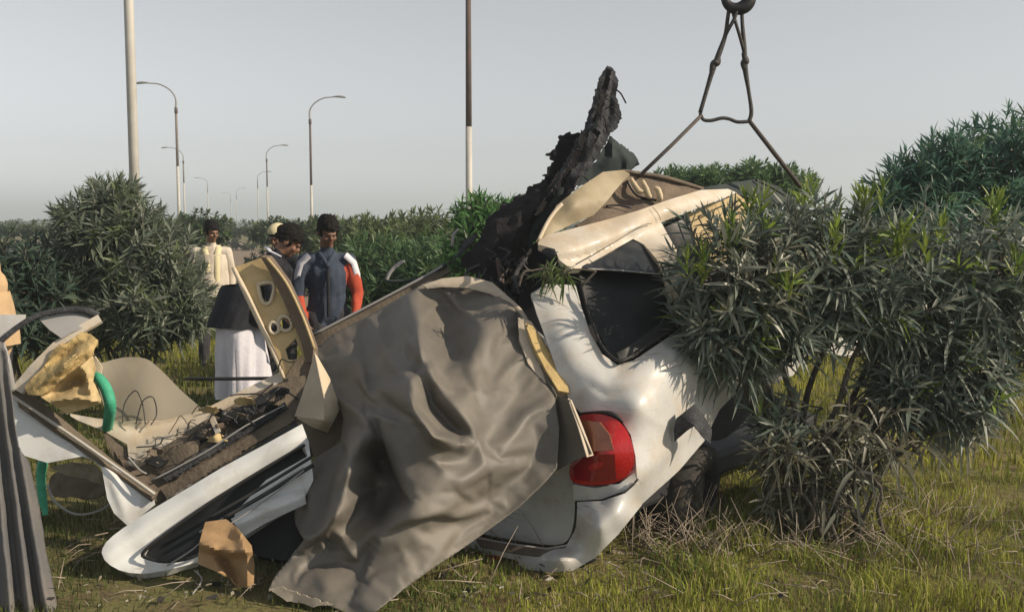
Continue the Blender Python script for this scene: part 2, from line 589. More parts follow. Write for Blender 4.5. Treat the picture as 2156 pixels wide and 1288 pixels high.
# ------------------------------------------------------------------ ground, tracks, far scenery
def ground_mat():
    m = bpy.data.materials.new('ground_soil')
    m.use_nodes = True
    nt = m.node_tree
    N, L = nt.nodes, nt.links
    b = N['Principled BSDF']
    b.inputs['Roughness'].default_value = 0.95
    b.inputs['Specular IOR Level'].default_value = 0.15
    tc = N.new('ShaderNodeTexCoord')

    def tex(sc, d=8.0):
        t = N.new('ShaderNodeTexNoise')
        t.inputs['Scale'].default_value = sc
        t.inputs['Detail'].default_value = d
        t.inputs['Roughness'].default_value = 0.65
        L.new(tc.outputs['Object'], t.inputs['Vector'])
        return t.outputs['Fac']

    def mix(f, lo, hi, a, c):
        r = N.new('ShaderNodeMapRange')
        r.inputs['From Min'].default_value = lo
        r.inputs['From Max'].default_value = hi
        L.new(f, r.inputs['Value'])
        x = N.new('ShaderNodeMix')
        x.data_type = 'RGBA'
        L.new(r.outputs[0], x.inputs['Factor'])
        for i, v in ((6, a), (7, c)):
            if isinstance(v, tuple):
                x.inputs[i].default_value = (*v, 1)
            else:
                L.new(v, x.inputs[i])
        return x.outputs[2]
    g = mix(tex(0.35), 0.38, 0.62, (0.12, 0.13, 0.045), (0.22, 0.19, 0.085))
    g = mix(tex(3.0), 0.45, 0.7, g, (0.15, 0.11, 0.066))
    g = mix(tex(40.0), 0.5, 0.72, g, (0.055, 0.045, 0.028))
    L.new(g, b.inputs['Base Color'])
    bp = N.new('ShaderNodeBump')
    bp.inputs['Strength'].default_value = 0.6
    bp.inputs['Distance'].default_value = 0.03
    L.new(tex(25.0), bp.inputs['Height'])
    L.new(bp.outputs[0], b.inputs['Normal'])
    return m


def gz(x, y):
    """height of the ground"""
    f = 1.0 / (1.0 + math.exp(min(50, (abs(y - 7) - 7) * 1.2))) / (1.0 + math.exp(min(50, (abs(x) - 7) * 1.2)))
    return f * (0.035 * mnoise.noise(Vector((x * 0.9, y * 0.9, 0))) + 0.018 * mnoise.noise(Vector((x * 2.7, y * 2.7, 5))))


xs = np.concatenate([[-1500, -1000, -500, -200, -90, -40, -20], np.arange(-12, 12.01, 0.2), [20, 40, 90, 200, 500, 1000, 1500]])
ys = np.concatenate([[-150, -60, -15, -4], np.arange(0, 18.01, 0.2), [24, 40, 80, 160, 320, 700, 1300, 2000]])
gv = np.array([[(x, y, gz(x, y)) for y in ys] for x in xs])
ny_ = len(ys)
gf = [(i * ny_ + j, (i + 1) * ny_ + j, (i + 1) * ny_ + j + 1, i * ny_ + j + 1) for i in range(len(xs) - 1) for j in range(ny_ - 1)]
g_o = mk('ground', gv.reshape(-1, 3), gf, ground_mat(), origin=(0, 0, 0))
tag(g_o, kind='structure', label='flat dry grassy median with patches of bare soil')

SLOPE = -0.318          # the road runs away to the left of the view


def strip(name, a0, a1, y0, y1, z, m, wob=0.0, n=40, label=None):
    V, Fc = [], []
    for i in range(n + 1):
        t = i / n
        y = y0 + (y1 - y0) * t ** 2.2
        for a in (a0, a1):
            V.append((a + SLOPE * y + wob * mnoise.noise(Vector((a * 3, y * 0.35, 1))), y, z))
    for i in range(n):
        Fc.append((2 * i, 2 * i + 1, 2 * i + 3, 2 * i + 2))
    return tag(mk(name, V, Fc, m, origin=(0, 0, 0)), kind='structure', label=label)


strip('dirt_track', 0.6, 3.6, 13.0, 320, 0.012, MT['dirt'], wob=0.5, label='bare brown track running down the middle of the median')
strip('road', -13.0, -5.2, -30, 1500, 0.008, MT['asphalt'], label='grey asphalt carriageway beyond the bushes')
strip('road', 13.0, 21.0, -30, 1500, 0.008, MT['asphalt'], label='grey asphalt carriageway on the far side of the bushes')
for a0, sgn, lab in ((-5.2, 1, 'low concrete kerb along the carriageway edge'), (13.0, -1, 'low concrete kerb along the far carriageway')):
    V, Fc = [], []
    for i, y in enumerate((-30, 0, 20, 60, 150, 400, 1500)):
        for dx, z in ((0, 0), (0, 0.13), (0.2 * sgn, 0.13), (0.2 * sgn, 0)):
            V.append((a0 + SLOPE * y + dx, y, z))
        if i:
            k = 4 * i
            for j in range(3):
                Fc.append((k - 4 + j, k + j, k + j + 1, k - 3 + j))
    tag(mk('kerb', V, Fc, MT['dirt'], smooth=False, origin=(0, 0, 0)), kind='structure', label=lab)


# far treeline: leafy tufts too many and too far to count
def tufts(centres, sizes, n_each, rng, c_lo, c_hi, leaf=0.25, flat=0.8):
    nC = len(centres)
    c = np.repeat(np.array(centres, float), n_each, 0)
    s = np.repeat(np.array(sizes, float), n_each)[:, None]
    d = rng.normal(size=(len(c), 3))
    d /= np.linalg.norm(d, axis=1)[:, None]
    rad = rng.uniform(0.35, 1.0, (len(c), 1)) ** 0.6
    p = c + d * rad * s * np.array([1, 1, flat])
    a = rng.normal(size=p.shape)
    a[:, 2] = np.abs(a[:, 2]) + 0.3
    a /= np.linalg.norm(a, axis=1)[:, None]
    b = np.cross(a, rng.normal(size=p.shape))
    b /= np.linalg.norm(b, axis=1)[:, None]
    L_ = leaf * s * rng.uniform(0.7, 1.3, (len(c), 1))
    W_ = L_ * 0.28
    V = np.stack([p - a * L_ * 0.5, p + b * W_, p + a * L_ * 0.6, p - b * W_], 1).reshape(-1, 3)
    V[:, 2] = np.maximum(V[:, 2], 0.02)
    Fc = np.arange(len(V)).reshape(-1, 4)
    t = rng.uniform(0, 1, (len(c), 1))
    col = np.repeat(np.array(c_lo) * (1 - t) + np.array(c_hi) * t, 4, 0)
    return V, Fc, col


rg = np.random.default_rng(21)
tc_, ts_ = [], []
for i in range(520):
    y = rg.uniform(110, 420)
    x = rg.uniform(-0.62, 0.62) * y
    a = x - SLOPE * y
    if -14 < a < 23 and rg.random() < 0.6:
        continue
    s = rg.uniform(0.9, 1.7)
    tc_.append((x, y, s * 0.55))
    ts_.append(s)
V, Fc, c = tufts(tc_, ts_, 60, rg, (0.045, 0.065, 0.03), (0.09, 0.115, 0.05), leaf=0.5)
tag(mk('treeline', V, Fc, MT['leaf'], cols=c, origin=(0, 0, 0)), kind='stuff', label='far hazy band of low green scrub along the horizon')


# ------------------------------------------------------------------ street lamps
def street_lamp(x, y, side, label, rust=(3.9, 7.7), top=7.7, lean=0.0, rbase=0.085, simple=False):
    r = empty('street_lamp', (x, y, 0), label, 'street lamp', 'street lamps along the median')
    b = Vector((x, y, 0))
    n = 6 if simple else 12
    def at(z):
        return b + Vector((lean * z, 0, z))
    lo, hi = rust
    if not simple:
        V, Fc = [], []
        v, f = box_vf(b + Vector((0, 0, 0.1)), (0.2, 0, 0), (0, 0.2, 0), (0, 0, 0.1), 0)
        mk('base', v, f, MT['dirt'], r, smooth=False)
    tube('pole', [at(0), at(lo * 0.5), at(lo)], [rbase, rbase * 0.95, rbase * 0.9], MT['pole'], r, n=n, smooth=False)
    if hi > lo:
        tube('upper_pole', [at(lo - 0.02), at((lo + hi) / 2), at(hi)], [rbase * 0.86, rbase * 0.8, rbase * 0.72], MT['pole_rust' if side > 0 else 'pole_grey'], r, n=n, smooth=False)
    if not simple:
        tube('collar', [at(top - 0.25), at(top + 0.05)], rbase * 1.0, MT['pole_rust'], r, n=n, smooth=False)
    q = at(top)
    arm = [q, q + Vector((0, 0, 0.55)), q + Vector((side * 0.3, 0, 1.0)), q + Vector((side * 0.85, 0, 1.3)), q + Vector((side * 1.45, 0, 1.36))]
    tube('arm', arm, [0.06, 0.05, 0.042, 0.036, 0.032], MT['lamp'], r, n=n)
    e = arm[-1]
    V, Fc = tube_vf([e - Vector((side * 0.1, 0, 0)), e + Vector((side * 0.05, 0, 0.02)), e + Vector((side * 0.35, 0, 0.03)), e + Vector((side * 0.68, 0, -0.01)), e + Vector((side * 0.72, 0, -0.02))],
                    [0.03, 0.08, 0.13, 0.10, 0.02], n, 4, True, 0, 0.55)
    mk('lamp_head', V, Fc, MT['lamp'], r)
    return r


def px_x(px, Y):
    return (px - 1078.0) / F * Y * 1.0


LAMPS = [
    (289, 13.7, -1, 'thick pale whitewashed lamp pole rising behind the big grey-green bush', (7.7, 7.7), 0.0, False),
    (988, 25.0, 1, 'lamp pole with rusty upper half behind the tarpaulin and the torn lining', (4.0, 7.7), 0.0, False),
    (380, 54.0, -1, 'street lamp with its curved arm pointing left, beside the thick pale pole', (4.6, 7.7), 0.0, False),
    (658, 60.0, 1, 'rust and white street lamp above the man in the dark vest', (3.8, 7.7), 0.0, False),
    (392, 101.0, -1, 'small distant lamp showing just right of the left-armed street lamp', (5.5, 7.7), 0.0, False),
    (566, 98.0, 1, 'distant lamp with its arm pointing right, between the two taller lamps', (5.0, 7.7), 0.0, False),
    (441, 172.0, -1, 'faint far lamp, lone on the skyline near the man in the cream shirt', (6.5, 7.7), 0.0, True),
    (546, 150.0, 1, 'faint far lamp standing close beside the distant right-armed lamp', (6.5, 7.7), 0.0, True),
    (489, 260.0, -1, 'tiny hazy lamp in the middle of the gap between lamp rows', (6.5, 7.7), 0.0, True),
    (501, 225.0, 1, 'tiny hazy lamp, the further right of the faintest pair', (6.5, 7.7), 0.0, True),
]
for px, Y, s, lab, rust, ln, simple in LAMPS:
    street_lamp(px_x(px, Y), Y, s, lab, rust, lean=ln, rbase=0.070 if Y < 20 else 0.09, simple=simple)

# ------------------------------------------------------------------ crane hook and sling
HY = 6.1
hk = empty('crane_hook', P(1552, -20, HY), 'heavy black crane hook hanging at the top of the sky', 'crane hook')
hp = lambda x, y, d=0.0: P(x, y, HY + d)
arc = [hp(1552 + 27 * math.cos(a), -8 + 27 * math.sin(a)) for a in np.linspace(-0.6, math.pi + 0.45, 12)]
tube('hook_body', [hp(1552, -100), hp(1570, -60), ] + arc, [0.040, 0.042] + [0.036, 0.038, 0.040, 0.042, 0.042, 0.040, 0.036, 0.032, 0.028, 0.024, 0.019, 0.010], MT['hook'], hk, n=12)
tube('swivel', [hp(1552, -80), hp(1552, -140)], [0.06, 0.07], MT['hook'], hk, n=14, smooth=False)
v, f = box_vf(hp(1552, -230), (0.14, 0, 0), (0, 0.07, 0), (0, 0, 0.27))
bevel(mk('pulley_block', v, f, MT['hook'], hk, smooth=False), 0.03)
for dx in (-0.08, 0.08):
    a = hp(1552, -310) + Vector((dx, 0, 0))
    tube('cable', [a, a + Vector((0, 0.0, 4)), a + Vector((0, 0, 9))], 0.012, MT['rope'], hk, n=6, smooth=False)

sl = empty('lifting_sling', P(1525, 245, HY), 'black wire rope sling looped over the hook, spread down to the car roof', 'sling')
k = 0.0029
tube('rope_leg', [hp(1535, 18), hp(1532, 40), hp(1527, 75), hp(1515, 110), hp(1500, 150), hp(1488, 190), hp(1474, 238)],
     [.012, .012, .013, .017, .016, .013, .013], MT['rope'], sl, n=8)
tube('rope_leg', [hp(1562, 18), hp(1563, 50), hp(1567, 100), hp(1569, 145), hp(1576, 190), hp(1582, 235), hp(1577, 256)],
     [.012, .012, .015, .017, .012, .013, .013], MT['rope'], sl, n=8)
tube('rope_loop', [hp(1552, 24, -.02), hp(1545, 42, -.02), hp(1534, 62, -.01), hp(1527, 76)], .011, MT['rope'], sl, n=8)
tube('rope_loop', [hp(1542, 22, .01), hp(1549, 48, -.02), hp(1558, 78, -.02), hp(1566, 108)], .011, MT['rope'], sl, n=8)
for a, b, r in (((1512, 118), (1498, 152), .024), ((1565, 112), (1571, 156), .022)):
    tube('splice', [hp(*a), hp((a[0] * .6 + b[0] * .4) + 3, a[1] * .6 + b[1] * .4), hp((a[0] + b[0]) / 2 - 3, (a[1] + b[1]) / 2), hp(*b)], [r * .6, r, r * .85, r * .6], MT['rope'], sl, n=8)
tube('rope_spreader', [hp(1474, 238), hp(1481, 252), hp(1497, 254), hp(1520, 249), hp(1536, 251), hp(1553, 257), hp(1577, 256)], .011, MT['rope'], sl, n=8)
tube('strap', [hp(1476, 244), hp(1415, 305, -.08), P(1345, 372, 5.92)], .012, MT['strap'], sl, n=8, smooth=False)
tube('strap', [hp(1577, 254), hp(1632, 325, .1), P(1700, 412, 6.35)], [.013, .015, .014], MT['strap'], sl, n=8, smooth=False)

# ------------------------------------------------------------------ the dusty air
hm = bpy.data.materials.new('dusty_air')
hm.use_nodes = True
hm.node_tree.nodes.clear()
ho = hm.node_tree.nodes.new('ShaderNodeOutputMaterial')
hv = hm.node_tree.nodes.new('ShaderNodeVolumePrincipled')
hv.inputs['Color'].default_value = (0.74, 0.84, 0.92, 1)
hv.inputs['Density'].default_value = 0.0022
hv.inputs['Anisotropy'].default_value = 0.2
hm.node_tree.links.new(hv.outputs[0], ho.inputs['Volume'])
v, f = box_vf((0, 925, 6.3), (1510, 0, 0), (0, 1090, 0), (0, 0, 7.6))
tag(mk('haze', v, f, hm, smooth=False, origin=(0, 0, 0)), 'thin dusty air over the whole median', kind='stuff')
# ------------------------------------------------------------------ the wreck
def Ys(px):                       # right flank of the car
    k = (px - 1078) / F
    t = (k * 4.5 - 0.55) / (0.62 - 0.78 * k)
    return 4.5 + 0.78 * t


def Yr(px):                       # tail of the car
    k = (px - 1078) / F
    s = (0.55 - 4.5 * k) / (0.78 + 0.62 * k)
    return 4.5 + 0.62 * s


def S(pts, off=0.0):
    return [(p[0], p[1], Ys(p[0]) + off + (p[2] if len(p) > 2 else 0)) for p in pts]


def R(pts, off=0.0):
    return [(p[0], p[1], Yr(p[0]) + off + (p[2] if len(p) > 2 else 0)) for p in pts]


car = empty('wrecked_car', (1.0, 5.3, 0.0), 'crushed white car with a red tail lamp and its roof torn open', 'car')

# flank with the rear pillar, below and round the rear side window
side_out = [(1118, 618, 5.02), (1150, 598, 5.06), (1212, 600, 5.10), (1224, 645, 5.02), (1242, 700, 4.90), (1268, 745, 4.82), (1300, 768, 4.78),
            (1335, 758, 4.80), (1425, 698, 5.02), (1470, 660, 5.15), (1560, 620, Ys(1560) + .08), (1680, 600, Ys(1680) + .08), (1800, 600, Ys(1800)),
            (1875, 640, Ys(1875)), (1880, 735, Ys(1880)), (1790, 752, Ys(1790)), (1705, 735, Ys(1705)), (1670, 790, Ys(1670)), (1610, 815, Ys(1610)), (1562, 792, Ys(1562)),
            (1542, 835, Ys(1542)), (1515, 862, Ys(1515)), (1500, 893, Ys(1500)), (1485, 925, Ys(1485)), (1430, 990, 4.80), (1350, 1062, 4.60),
            (1342, 1010, 4.53), (1338, 960, 4.53), (1328, 915, 4.56), (1305, 880, 4.60), (1262, 866, 4.66), (1222, 868, 4.70), (1200, 845, 4.74),
            (1176, 790, 4.78), (1150, 715, 4.88), (1130, 660, 4.96)]
sp = sheet('quarter_panel', side_out, MT['paint'], car, step=8, thick=0.03, curve=False,
           inner=[(1400, 850, Ys(1400) - .03), (1340, 850, 4.58), (1260, 800, 4.70), (1190, 690, 4.90), (1450, 780, Ys(1450) - .02), (1480, 870, Ys(1480) + .0)],
           ridges=[([(1150, 610), (1190, 720), (1250, 850)], .03, 30, 40, 2), ([(1350, 1010), (1430, 930), (1490, 880)], .022, 12, 30, 3, .3),
                   ([(1310, 790), (1380, 760), (1470, 690)], .02, 36, 10, 3, .4), ([(1215, 640), (1248, 720), (1290, 780)], .012, 10, 8, 3, .4), ([(1225, 800), (1275, 830), (1330, 822)], -.012, 10, 14, 3),
                   ([(1390, 800), (1430, 830), (1420, 870)], -.014, 12, 16, 3), ([(1350, 870), (1400, 900), (1470, 850)], .010, 10, 18, 3)], rough=0.003, rscale=9)
# crumpled dark-edged wing piece sticking out of the flank
sheet('torn_flap', [(1418, 905, 4.70), (1424, 880, 4.70), (1462, 850, 4.74), (1480, 870, 4.74), (1500, 905, 4.72), (1497, 935, 4.66), (1482, 922, 4.68), (1462, 896, 4.62), (1440, 912, 4.68), (1420, 930, 4.72)],
      MT['lining_grey'], car, step=6, thick=0.006, curve=False, rough=.012, rscale=14)
sheet('wheel_arch', S([(1500, 893), (1516, 862), (1545, 835), (1566, 790), (1600, 815), (1580, 870), (1530, 920), (1492, 925)], .07), MT['interior'], car, step=9, thick=0.01)
# roof rail and middle pillar
sheet('roof_rail', [(1127, 513, 5.22), (1152, 495, 5.26), (1280, 462, 5.45), (1345, 443, 5.55), (1410, 420, 5.72), (1476, 400, 5.95), (1533, 398, 6.15), (1552, 406, 6.2),
                    (1470, 438, 5.85), (1392, 468, 5.62), (1416, 512, 5.45), (1452, 570, 5.25), (1482, 650, 5.10), (1450, 690, 5.02), (1412, 640, 5.08), (1396, 572, 5.2), (1383, 546, 5.28),
                    (1355, 514, 5.40), (1333, 503, 5.42), (1295, 524, 5.30), (1222, 566, 5.10), (1203, 566, 5.07), (1178, 548, 5.10), (1168, 524, 5.18)],
      MT['paint_dusty'], car, step=6, thick=0.035, curve=False, rough=0.004,
      ridges=[([(1130, 530), (1210, 520), (1300, 490), (1400, 445), (1540, 402)], .075, 20, 26, 2, 0), ([(1185, 552), (1260, 530), (1340, 485)], -.02, 5, 5, 1), ([(1340, 485), (1400, 520), (1440, 600), (1465, 670)], .035, 18, 18, 2)])
tubes('panel_seam', [([P(1374, 436, 5.55), P(1384, 448, 5.53), P(1392, 464, 5.55)], .0018),
                     ([P(1212, 556, 5.02), P(1290, 512, 5.22), P(1345, 478, 5.38), P(1372, 470, 5.48)], .0022)], MT['brown'], car, n=5)
tube('rail_end', [P(1138, 522, 5.22), P(1158, 530, 5.14), P(1172, 540, 5.10)], [.02, .03, .028], MT['interior'], car, n=8)
# rear side window
wf = sheet('side_window', [(1214, 562, 5.16), (1295, 522, 5.38), (1335, 500, 5.48), (1362, 512, 5.48), (1402, 572, 5.30), (1455, 650, 5.16), (1430, 695, 5.08), (1322, 760, 4.88), (1290, 755, 4.88), (1262, 705, 4.96), (1238, 640, 5.06)],
           MT['glass'], car, step=8, thick=0.006, curve=False)
sheet('upper_pane', [(1222, 562, 5.10), (1295, 524, 5.32), (1335, 503, 5.42), (1358, 514, 5.42), (1394, 574, 5.24), (1310, 568, 5.17), (1236, 565, 5.11)], MT['glass_up'], wf, step=5, thick=0.004, curve=False)
tube('glass_edge', [P(1238, 566, 5.08), P(1310, 570, 5.16), P(1392, 578, 5.22)], .005, MT['lamp'], wf, n=5)
tube('window_bar', [P(1318, 524, 5.36), P(1334, 545, 5.32), P(1342, 568, 5.26)], .008, MT['dark'], wf, n=5)
sheet('window_trim', [(1299, 742, 4.80), (1318, 733, 4.82), (1412, 664, 5.05), (1424, 672, 5.04), (1420, 694, 5.0), (1330, 754, 4.80), (1306, 760, 4.76)], MT['dark'], car, step=5, thick=0.012, curve=False)
tube('window_seal', [P(1224, 600, 5.03), P(1240, 660, 4.93), P(1266, 725, 4.82), P(1296, 756, 4.75), P(1318, 756, 4.75), P(1370, 722, 4.86), P(1420, 692, 4.96)], .008, MT['black_line'], car, n=6)
# front side window and the beige inside of the far door
wf2 = sheet('front_side_window', [(1388, 478, 5.78), (1440, 452, 5.92), (1452, 458, 5.94), (1472, 540, 5.84), (1448, 560, 5.66), (1420, 530, 5.7)], MT['glass'], car, step=6, thick=0.006, curve=False)
tube('glass_edge', [P(1441, 456, 5.86), P(1452, 485, 5.83), P(1463, 516, 5.80)], .006, MT['lamp'], wf2, n=5)
dc = sheet('door_trim', [(1446, 452, 5.97), (1500, 428, 6.05), (1552, 408, 6.2), (1580, 430, 6.2), (1585, 520, 6.1), (1500, 560, 5.95), (1476, 540, 5.9), (1462, 500, 5.92)], MT['beige'], car, step=8, thick=0.02, curve=False, rough=.006)
tubes('trim_groove', [([P(1470, 456, 5.91), P(1500, 443, 5.97), P(1524, 432, 6.0)], .005), ([P(1470, 456, 5.91), P(1482, 480, 5.89), P(1496, 508, 5.88), P(1498, 530, 5.87)], .005)], MT['dark'], dc, n=5)
# roof skin folded back, headliner
sheet('folded_roof', [(1128, 510, 5.30), (1150, 470, 5.38), (1172, 432, 5.46), (1220, 395, 5.6), (1270, 362, 5.74), (1312, 358, 5.86), (1326, 366, 5.84), (1300, 396, 5.72), (1272, 430, 5.60), (1250, 453, 5.54), (1205, 472, 5.44), (1156, 496, 5.33)],
      MT['olive'], car, step=6, thick=0.012, curve=False, inner=[(1215, 435, 5.44)], rough=.006,
      ridges=[([(1170, 475), (1215, 420), (1225, 400)], .02, 18, 25, 2), ([(1185, 420), (1230, 408), (1262, 432)], .025, 16, 12, 1)])
tube('roof_edge', [P(1134, 507, 5.24), P(1152, 470, 5.33), P(1168, 446, 5.39), P(1183, 430, 5.42)], .011, MT['beige_light'], car, n=7)
sheet('headliner', [(1200, 482, 5.56), (1250, 450, 5.66), (1300, 394, 5.84), (1326, 364, 5.92), (1400, 378, 6.02), (1478, 400, 6.1), (1440, 425, 5.95), (1345, 452, 5.70), (1280, 470, 5.58)],
      MT['headliner'], car, step=7, thick=0.01, curve=False, inner=[(1310, 425, 5.84)], rough=.02, rscale=12)
tubes('headliner_fold', [([P(1276, 434, 5.72), P(1300, 432, 5.74), P(1330, 438, 5.74)], .006), ([P(1320, 380, 5.86), P(1342, 412, 5.84), P(1382, 422, 5.82)], .008)], MT['dark'], car, n=5)
for a in ([(1328, 376), (1338, 392), (1346, 402), (1356, 402)], [(1352, 380), (1360, 396), (1366, 412), (1372, 414)], [(1378, 396), (1386, 400), (1390, 418), (1382, 420)]):
    tube('loose_wadding', [P(x, y, 5.80) for x, y in a], [.012, .017, .018, .012], MT['gold'], car, n=7)
tube('roof_gutter', [P(1310, 359, 5.86), P(1340, 364, 5.92), P(1400, 374, 6.0), P(1480, 398, 6.1)], [.008, .012, .014, .012], MT['brown'], car, n=6)
sheet('roof_skin', [(1326, 362, 5.97), (1400, 374, 6.08), (1480, 394, 6.14), (1540, 385, 6.3), (1592, 377, 6.5), (1640, 393, 6.6), (1668, 420, 6.6), (1630, 430, 6.45), (1560, 412, 6.25), (1478, 404, 6.14), (1400, 382, 6.08)],
      MT['teal'], car, step=7, thick=0.01, curve=False)
tube('roof_edge', [P(1590, 378, 6.45), P(1625, 395, 6.45), P(1660, 415, 6.45), P(1700, 432, 6.5)], .008, MT['dark'], car, n=6)

# inside: dark cavity, back seat and floor
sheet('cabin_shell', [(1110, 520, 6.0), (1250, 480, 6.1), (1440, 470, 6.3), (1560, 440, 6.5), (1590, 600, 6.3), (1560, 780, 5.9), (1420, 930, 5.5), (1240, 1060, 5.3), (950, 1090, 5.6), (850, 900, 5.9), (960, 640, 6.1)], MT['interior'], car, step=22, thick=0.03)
c0 = Vector((0.55, 4.5, 0))
ax, ay = Vector((.62, .78, 0)), Vector((-.78, .62, 0))
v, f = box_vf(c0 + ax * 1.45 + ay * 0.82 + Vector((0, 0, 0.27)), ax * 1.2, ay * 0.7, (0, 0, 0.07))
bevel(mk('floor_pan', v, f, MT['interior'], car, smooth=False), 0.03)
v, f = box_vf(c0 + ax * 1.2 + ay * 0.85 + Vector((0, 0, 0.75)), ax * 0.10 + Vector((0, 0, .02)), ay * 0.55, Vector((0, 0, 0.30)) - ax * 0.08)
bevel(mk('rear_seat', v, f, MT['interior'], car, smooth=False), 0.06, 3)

# tail lamp cluster
tl = sheet('tail_lamp', [(1224, 873, 4.66), (1262, 871, 4.60), (1298, 883, 4.55), (1322, 910, 4.51), (1335, 952, 4.48), (1331, 986, 4.48), (1304, 1012, 4.49), (1252, 1021, 4.53), (1207, 1014, 4.60), (1199, 988, 4.64), (1210, 950, 4.66), (1216, 905, 4.67)],
           MT['red'], car, step=5, thick=0.05, inner=[(1270, 940, 4.49), (1300, 930, 4.485), (1240, 980, 4.525)])
sheet('amber_lens', [(1224, 884, 4.595), (1262, 888, 4.53), (1283, 914, 4.49), (1292, 946, 4.468), (1250, 950, 4.50), (1222, 950, 4.56)], MT['amber'], tl, step=5, thick=0.012, curve=False)
sheet('stop_lens', [(1206, 984, 4.60), (1228, 962, 4.55), (1262, 956, 4.485), (1294, 956, 4.462), (1298, 1008, 4.468), (1252, 1014, 4.505), (1212, 1008, 4.575)], MT['red_dark'], tl, step=5, thick=0.012, curve=False)
tube('lamp_gap', [P(1218, 870, 4.66), P(1262, 867, 4.60), P(1290, 872, 4.57), P(1312, 888, 4.54)], [.004, .007, .012, .004], MT['black_line'], car, n=6)
# lower tail: filler under the lamp, boot lid, bumper
sheet('lamp_filler', [(1206, 1019, 4.60), (1252, 1027, 4.53), (1304, 1018, 4.49), (1336, 994, 4.49), (1340, 1008, 4.50), (1312, 1034, 4.48), (1266, 1050, 4.52), (1210, 1054, 4.60)], MT['paint'], car, step=5, thick=0.03, curve=False)
tube('bumper_gap', [P(1212, 1055, 4.56), P(1266, 1052, 4.48), P(1312, 1037, 4.45), P(1344, 1008, 4.47)], .0045, MT['black_line'], car, n=6)
bl = sheet('boot_lid', R([(800, 900, .30), (900, 740, .45), (1000, 690, .42), (1120, 690, .30), (1170, 780, .12), (1192, 870, .05), (1200, 985), (1208, 1050, -.02), (1206, 1110, -.03), (1190, 1140, -.03), (1150, 1146, -.02), (1060, 1132), (985, 1116, .03), (860, 1080, .12)]),
           MT['paint_clean'], car, step=10, thick=0.03, ridges=[([(960, 1050), (1100, 1056), (1206, 1058)], -.012, 6, 6, 1)])
tube('lid_gap', [P(1203, 985, Yr(1203) - .02), P(1212, 1050, Yr(1212) - .04), P(1210, 1108, Yr(1210) - .05), P(1192, 1143, Yr(1192) - .05), P(1150, 1149, Yr(1150) - .05), P(1050, 1135, Yr(1050) - .03), P(980, 1118, Yr(980) - .02)], [.003, .006, .009, .007, .005, .005, .004], MT['black_line'], car, n=6)
bp = sheet('rear_bumper', [(1216, 1056, 4.55), (1268, 1054, 4.47), (1316, 1038, 4.44), (1346, 1012, 4.47), (1352, 1062, 4.52), (1302, 1124, 4.44), (1252, 1174, 4.42), (1206, 1201, 4.44), (1150, 1204, 4.50), (1102, 1196, 4.58), (1086, 1178, 4.66), (1040, 1168, 4.74), (984, 1150, 4.86), (996, 1128, 4.88), (1060, 1140, 4.76), (1150, 1153, 4.62), (1194, 1145, 4.56), (1213, 1110, 4.52)],
           MT['paint'], car, step=6, thick=0.03, curve=False, inner=[(1260, 1110, 4.36), (1180, 1180, 4.42), (1300, 1080, 4.38)],
           ridges=[([(1000, 1146), (1100, 1168), (1200, 1176), (1260, 1130)], .02, 12, 18, 2)])
sheet('bumper_step', [(1000, 1132, 4.86), (1060, 1143, 4.74), (1150, 1156, 4.58), (1190, 1149, 4.53), (1180, 1170, 4.50), (1140, 1172, 4.56), (1060, 1160, 4.70), (1010, 1150, 4.80)], MT['brown'], bp, step=5, thick=0.006, curve=False, rough=.004)
sheet('reflector', [(1000, 1162, 4.78), (1048, 1170, 4.68), (1044, 1184, 4.68), (1010, 1178, 4.76)], MT['red_dark'], bp, step=4, thick=0.01, curve=False)
tube('under_valance', [P(990, 1172, 4.92), P(1090, 1190, 4.76), P(1160, 1200, 4.66), P(1250, 1168, 4.60)], .03, MT['dark'], car, n=8)

# wheel under the flank
wc = P(1448, 1040, 5.26)
wa = Vector((.85, -.50, -.16)).normalized()
wu = wa.cross(Vector((0, 0, 1))).normalized()
wv = wa.cross(wu)
V, Fc = [], []
prof = [(-.09, .17), (-.095, .24), (-.07, .285), (0, .292), (.07, .285), (.095, .24), (.09, .17), (.03, .15)]
for i in range(28):
    a = 2 * math.pi * i / 28
    for h, r in prof:
        V.append(wc + wa * h + (wu * math.cos(a) + wv * math.sin(a)) * r)
m_ = len(prof)
for i in range(28):
    for j in range(m_):
        a, b = i * m_ + j, i * m_ + (j + 1) % m_
        c, d = ((i + 1) % 28) * m_ + (j + 1) % m_, ((i + 1) % 28) * m_ + j
        Fc.append((a, d, c, b))
wh = mk('wheel', V, Fc, MT['rubber'], car)
V, Fc = tube_vf([wc - wa * .05, wc + wa * .03, wc + wa * .05, wc + wa * .06], [.165, .165, .12, .03], 20, 3, False)
mk('rim', V, Fc, MT['steel'], wh)

# torn dark lining standing up out of the roof
ln = sheet('torn_lining', [(1226, 276, 5.98), (1205, 330, 5.96), (1190, 372, 5.94), (1175, 430, 5.9), (1140, 492, 5.84), (1120, 516, 5.80), (1108, 560, 5.72), (1090, 612, 5.62), (1058, 602, 5.66), (1000, 574, 5.74), (966, 556, 5.78), (984, 530, 5.8), (1008, 505, 5.82),
                            (1028, 458, 5.84), (1062, 430, 5.86), (1110, 400, 5.88), (1146, 378, 5.9), (1152, 352, 5.9), (1168, 340, 5.92), (1148, 326, 5.93), (1170, 308, 5.94), (1180, 284, 5.96)],
           MT['charred'], car, step=5, thick=0.01, curve=False, jag=3.0, inner=[(1080, 500, 5.70), (1130, 430, 5.78)], rough=.014, rscale=18,
           ridges=[([(1050, 450), (1040, 520), (1020, 570)], .05, 10, 14), ([(1100, 420), (1085, 500), (1060, 590)], .05, 10, 14), ([(1160, 370), (1120, 460), (1095, 540)], .06, 12, 12)])
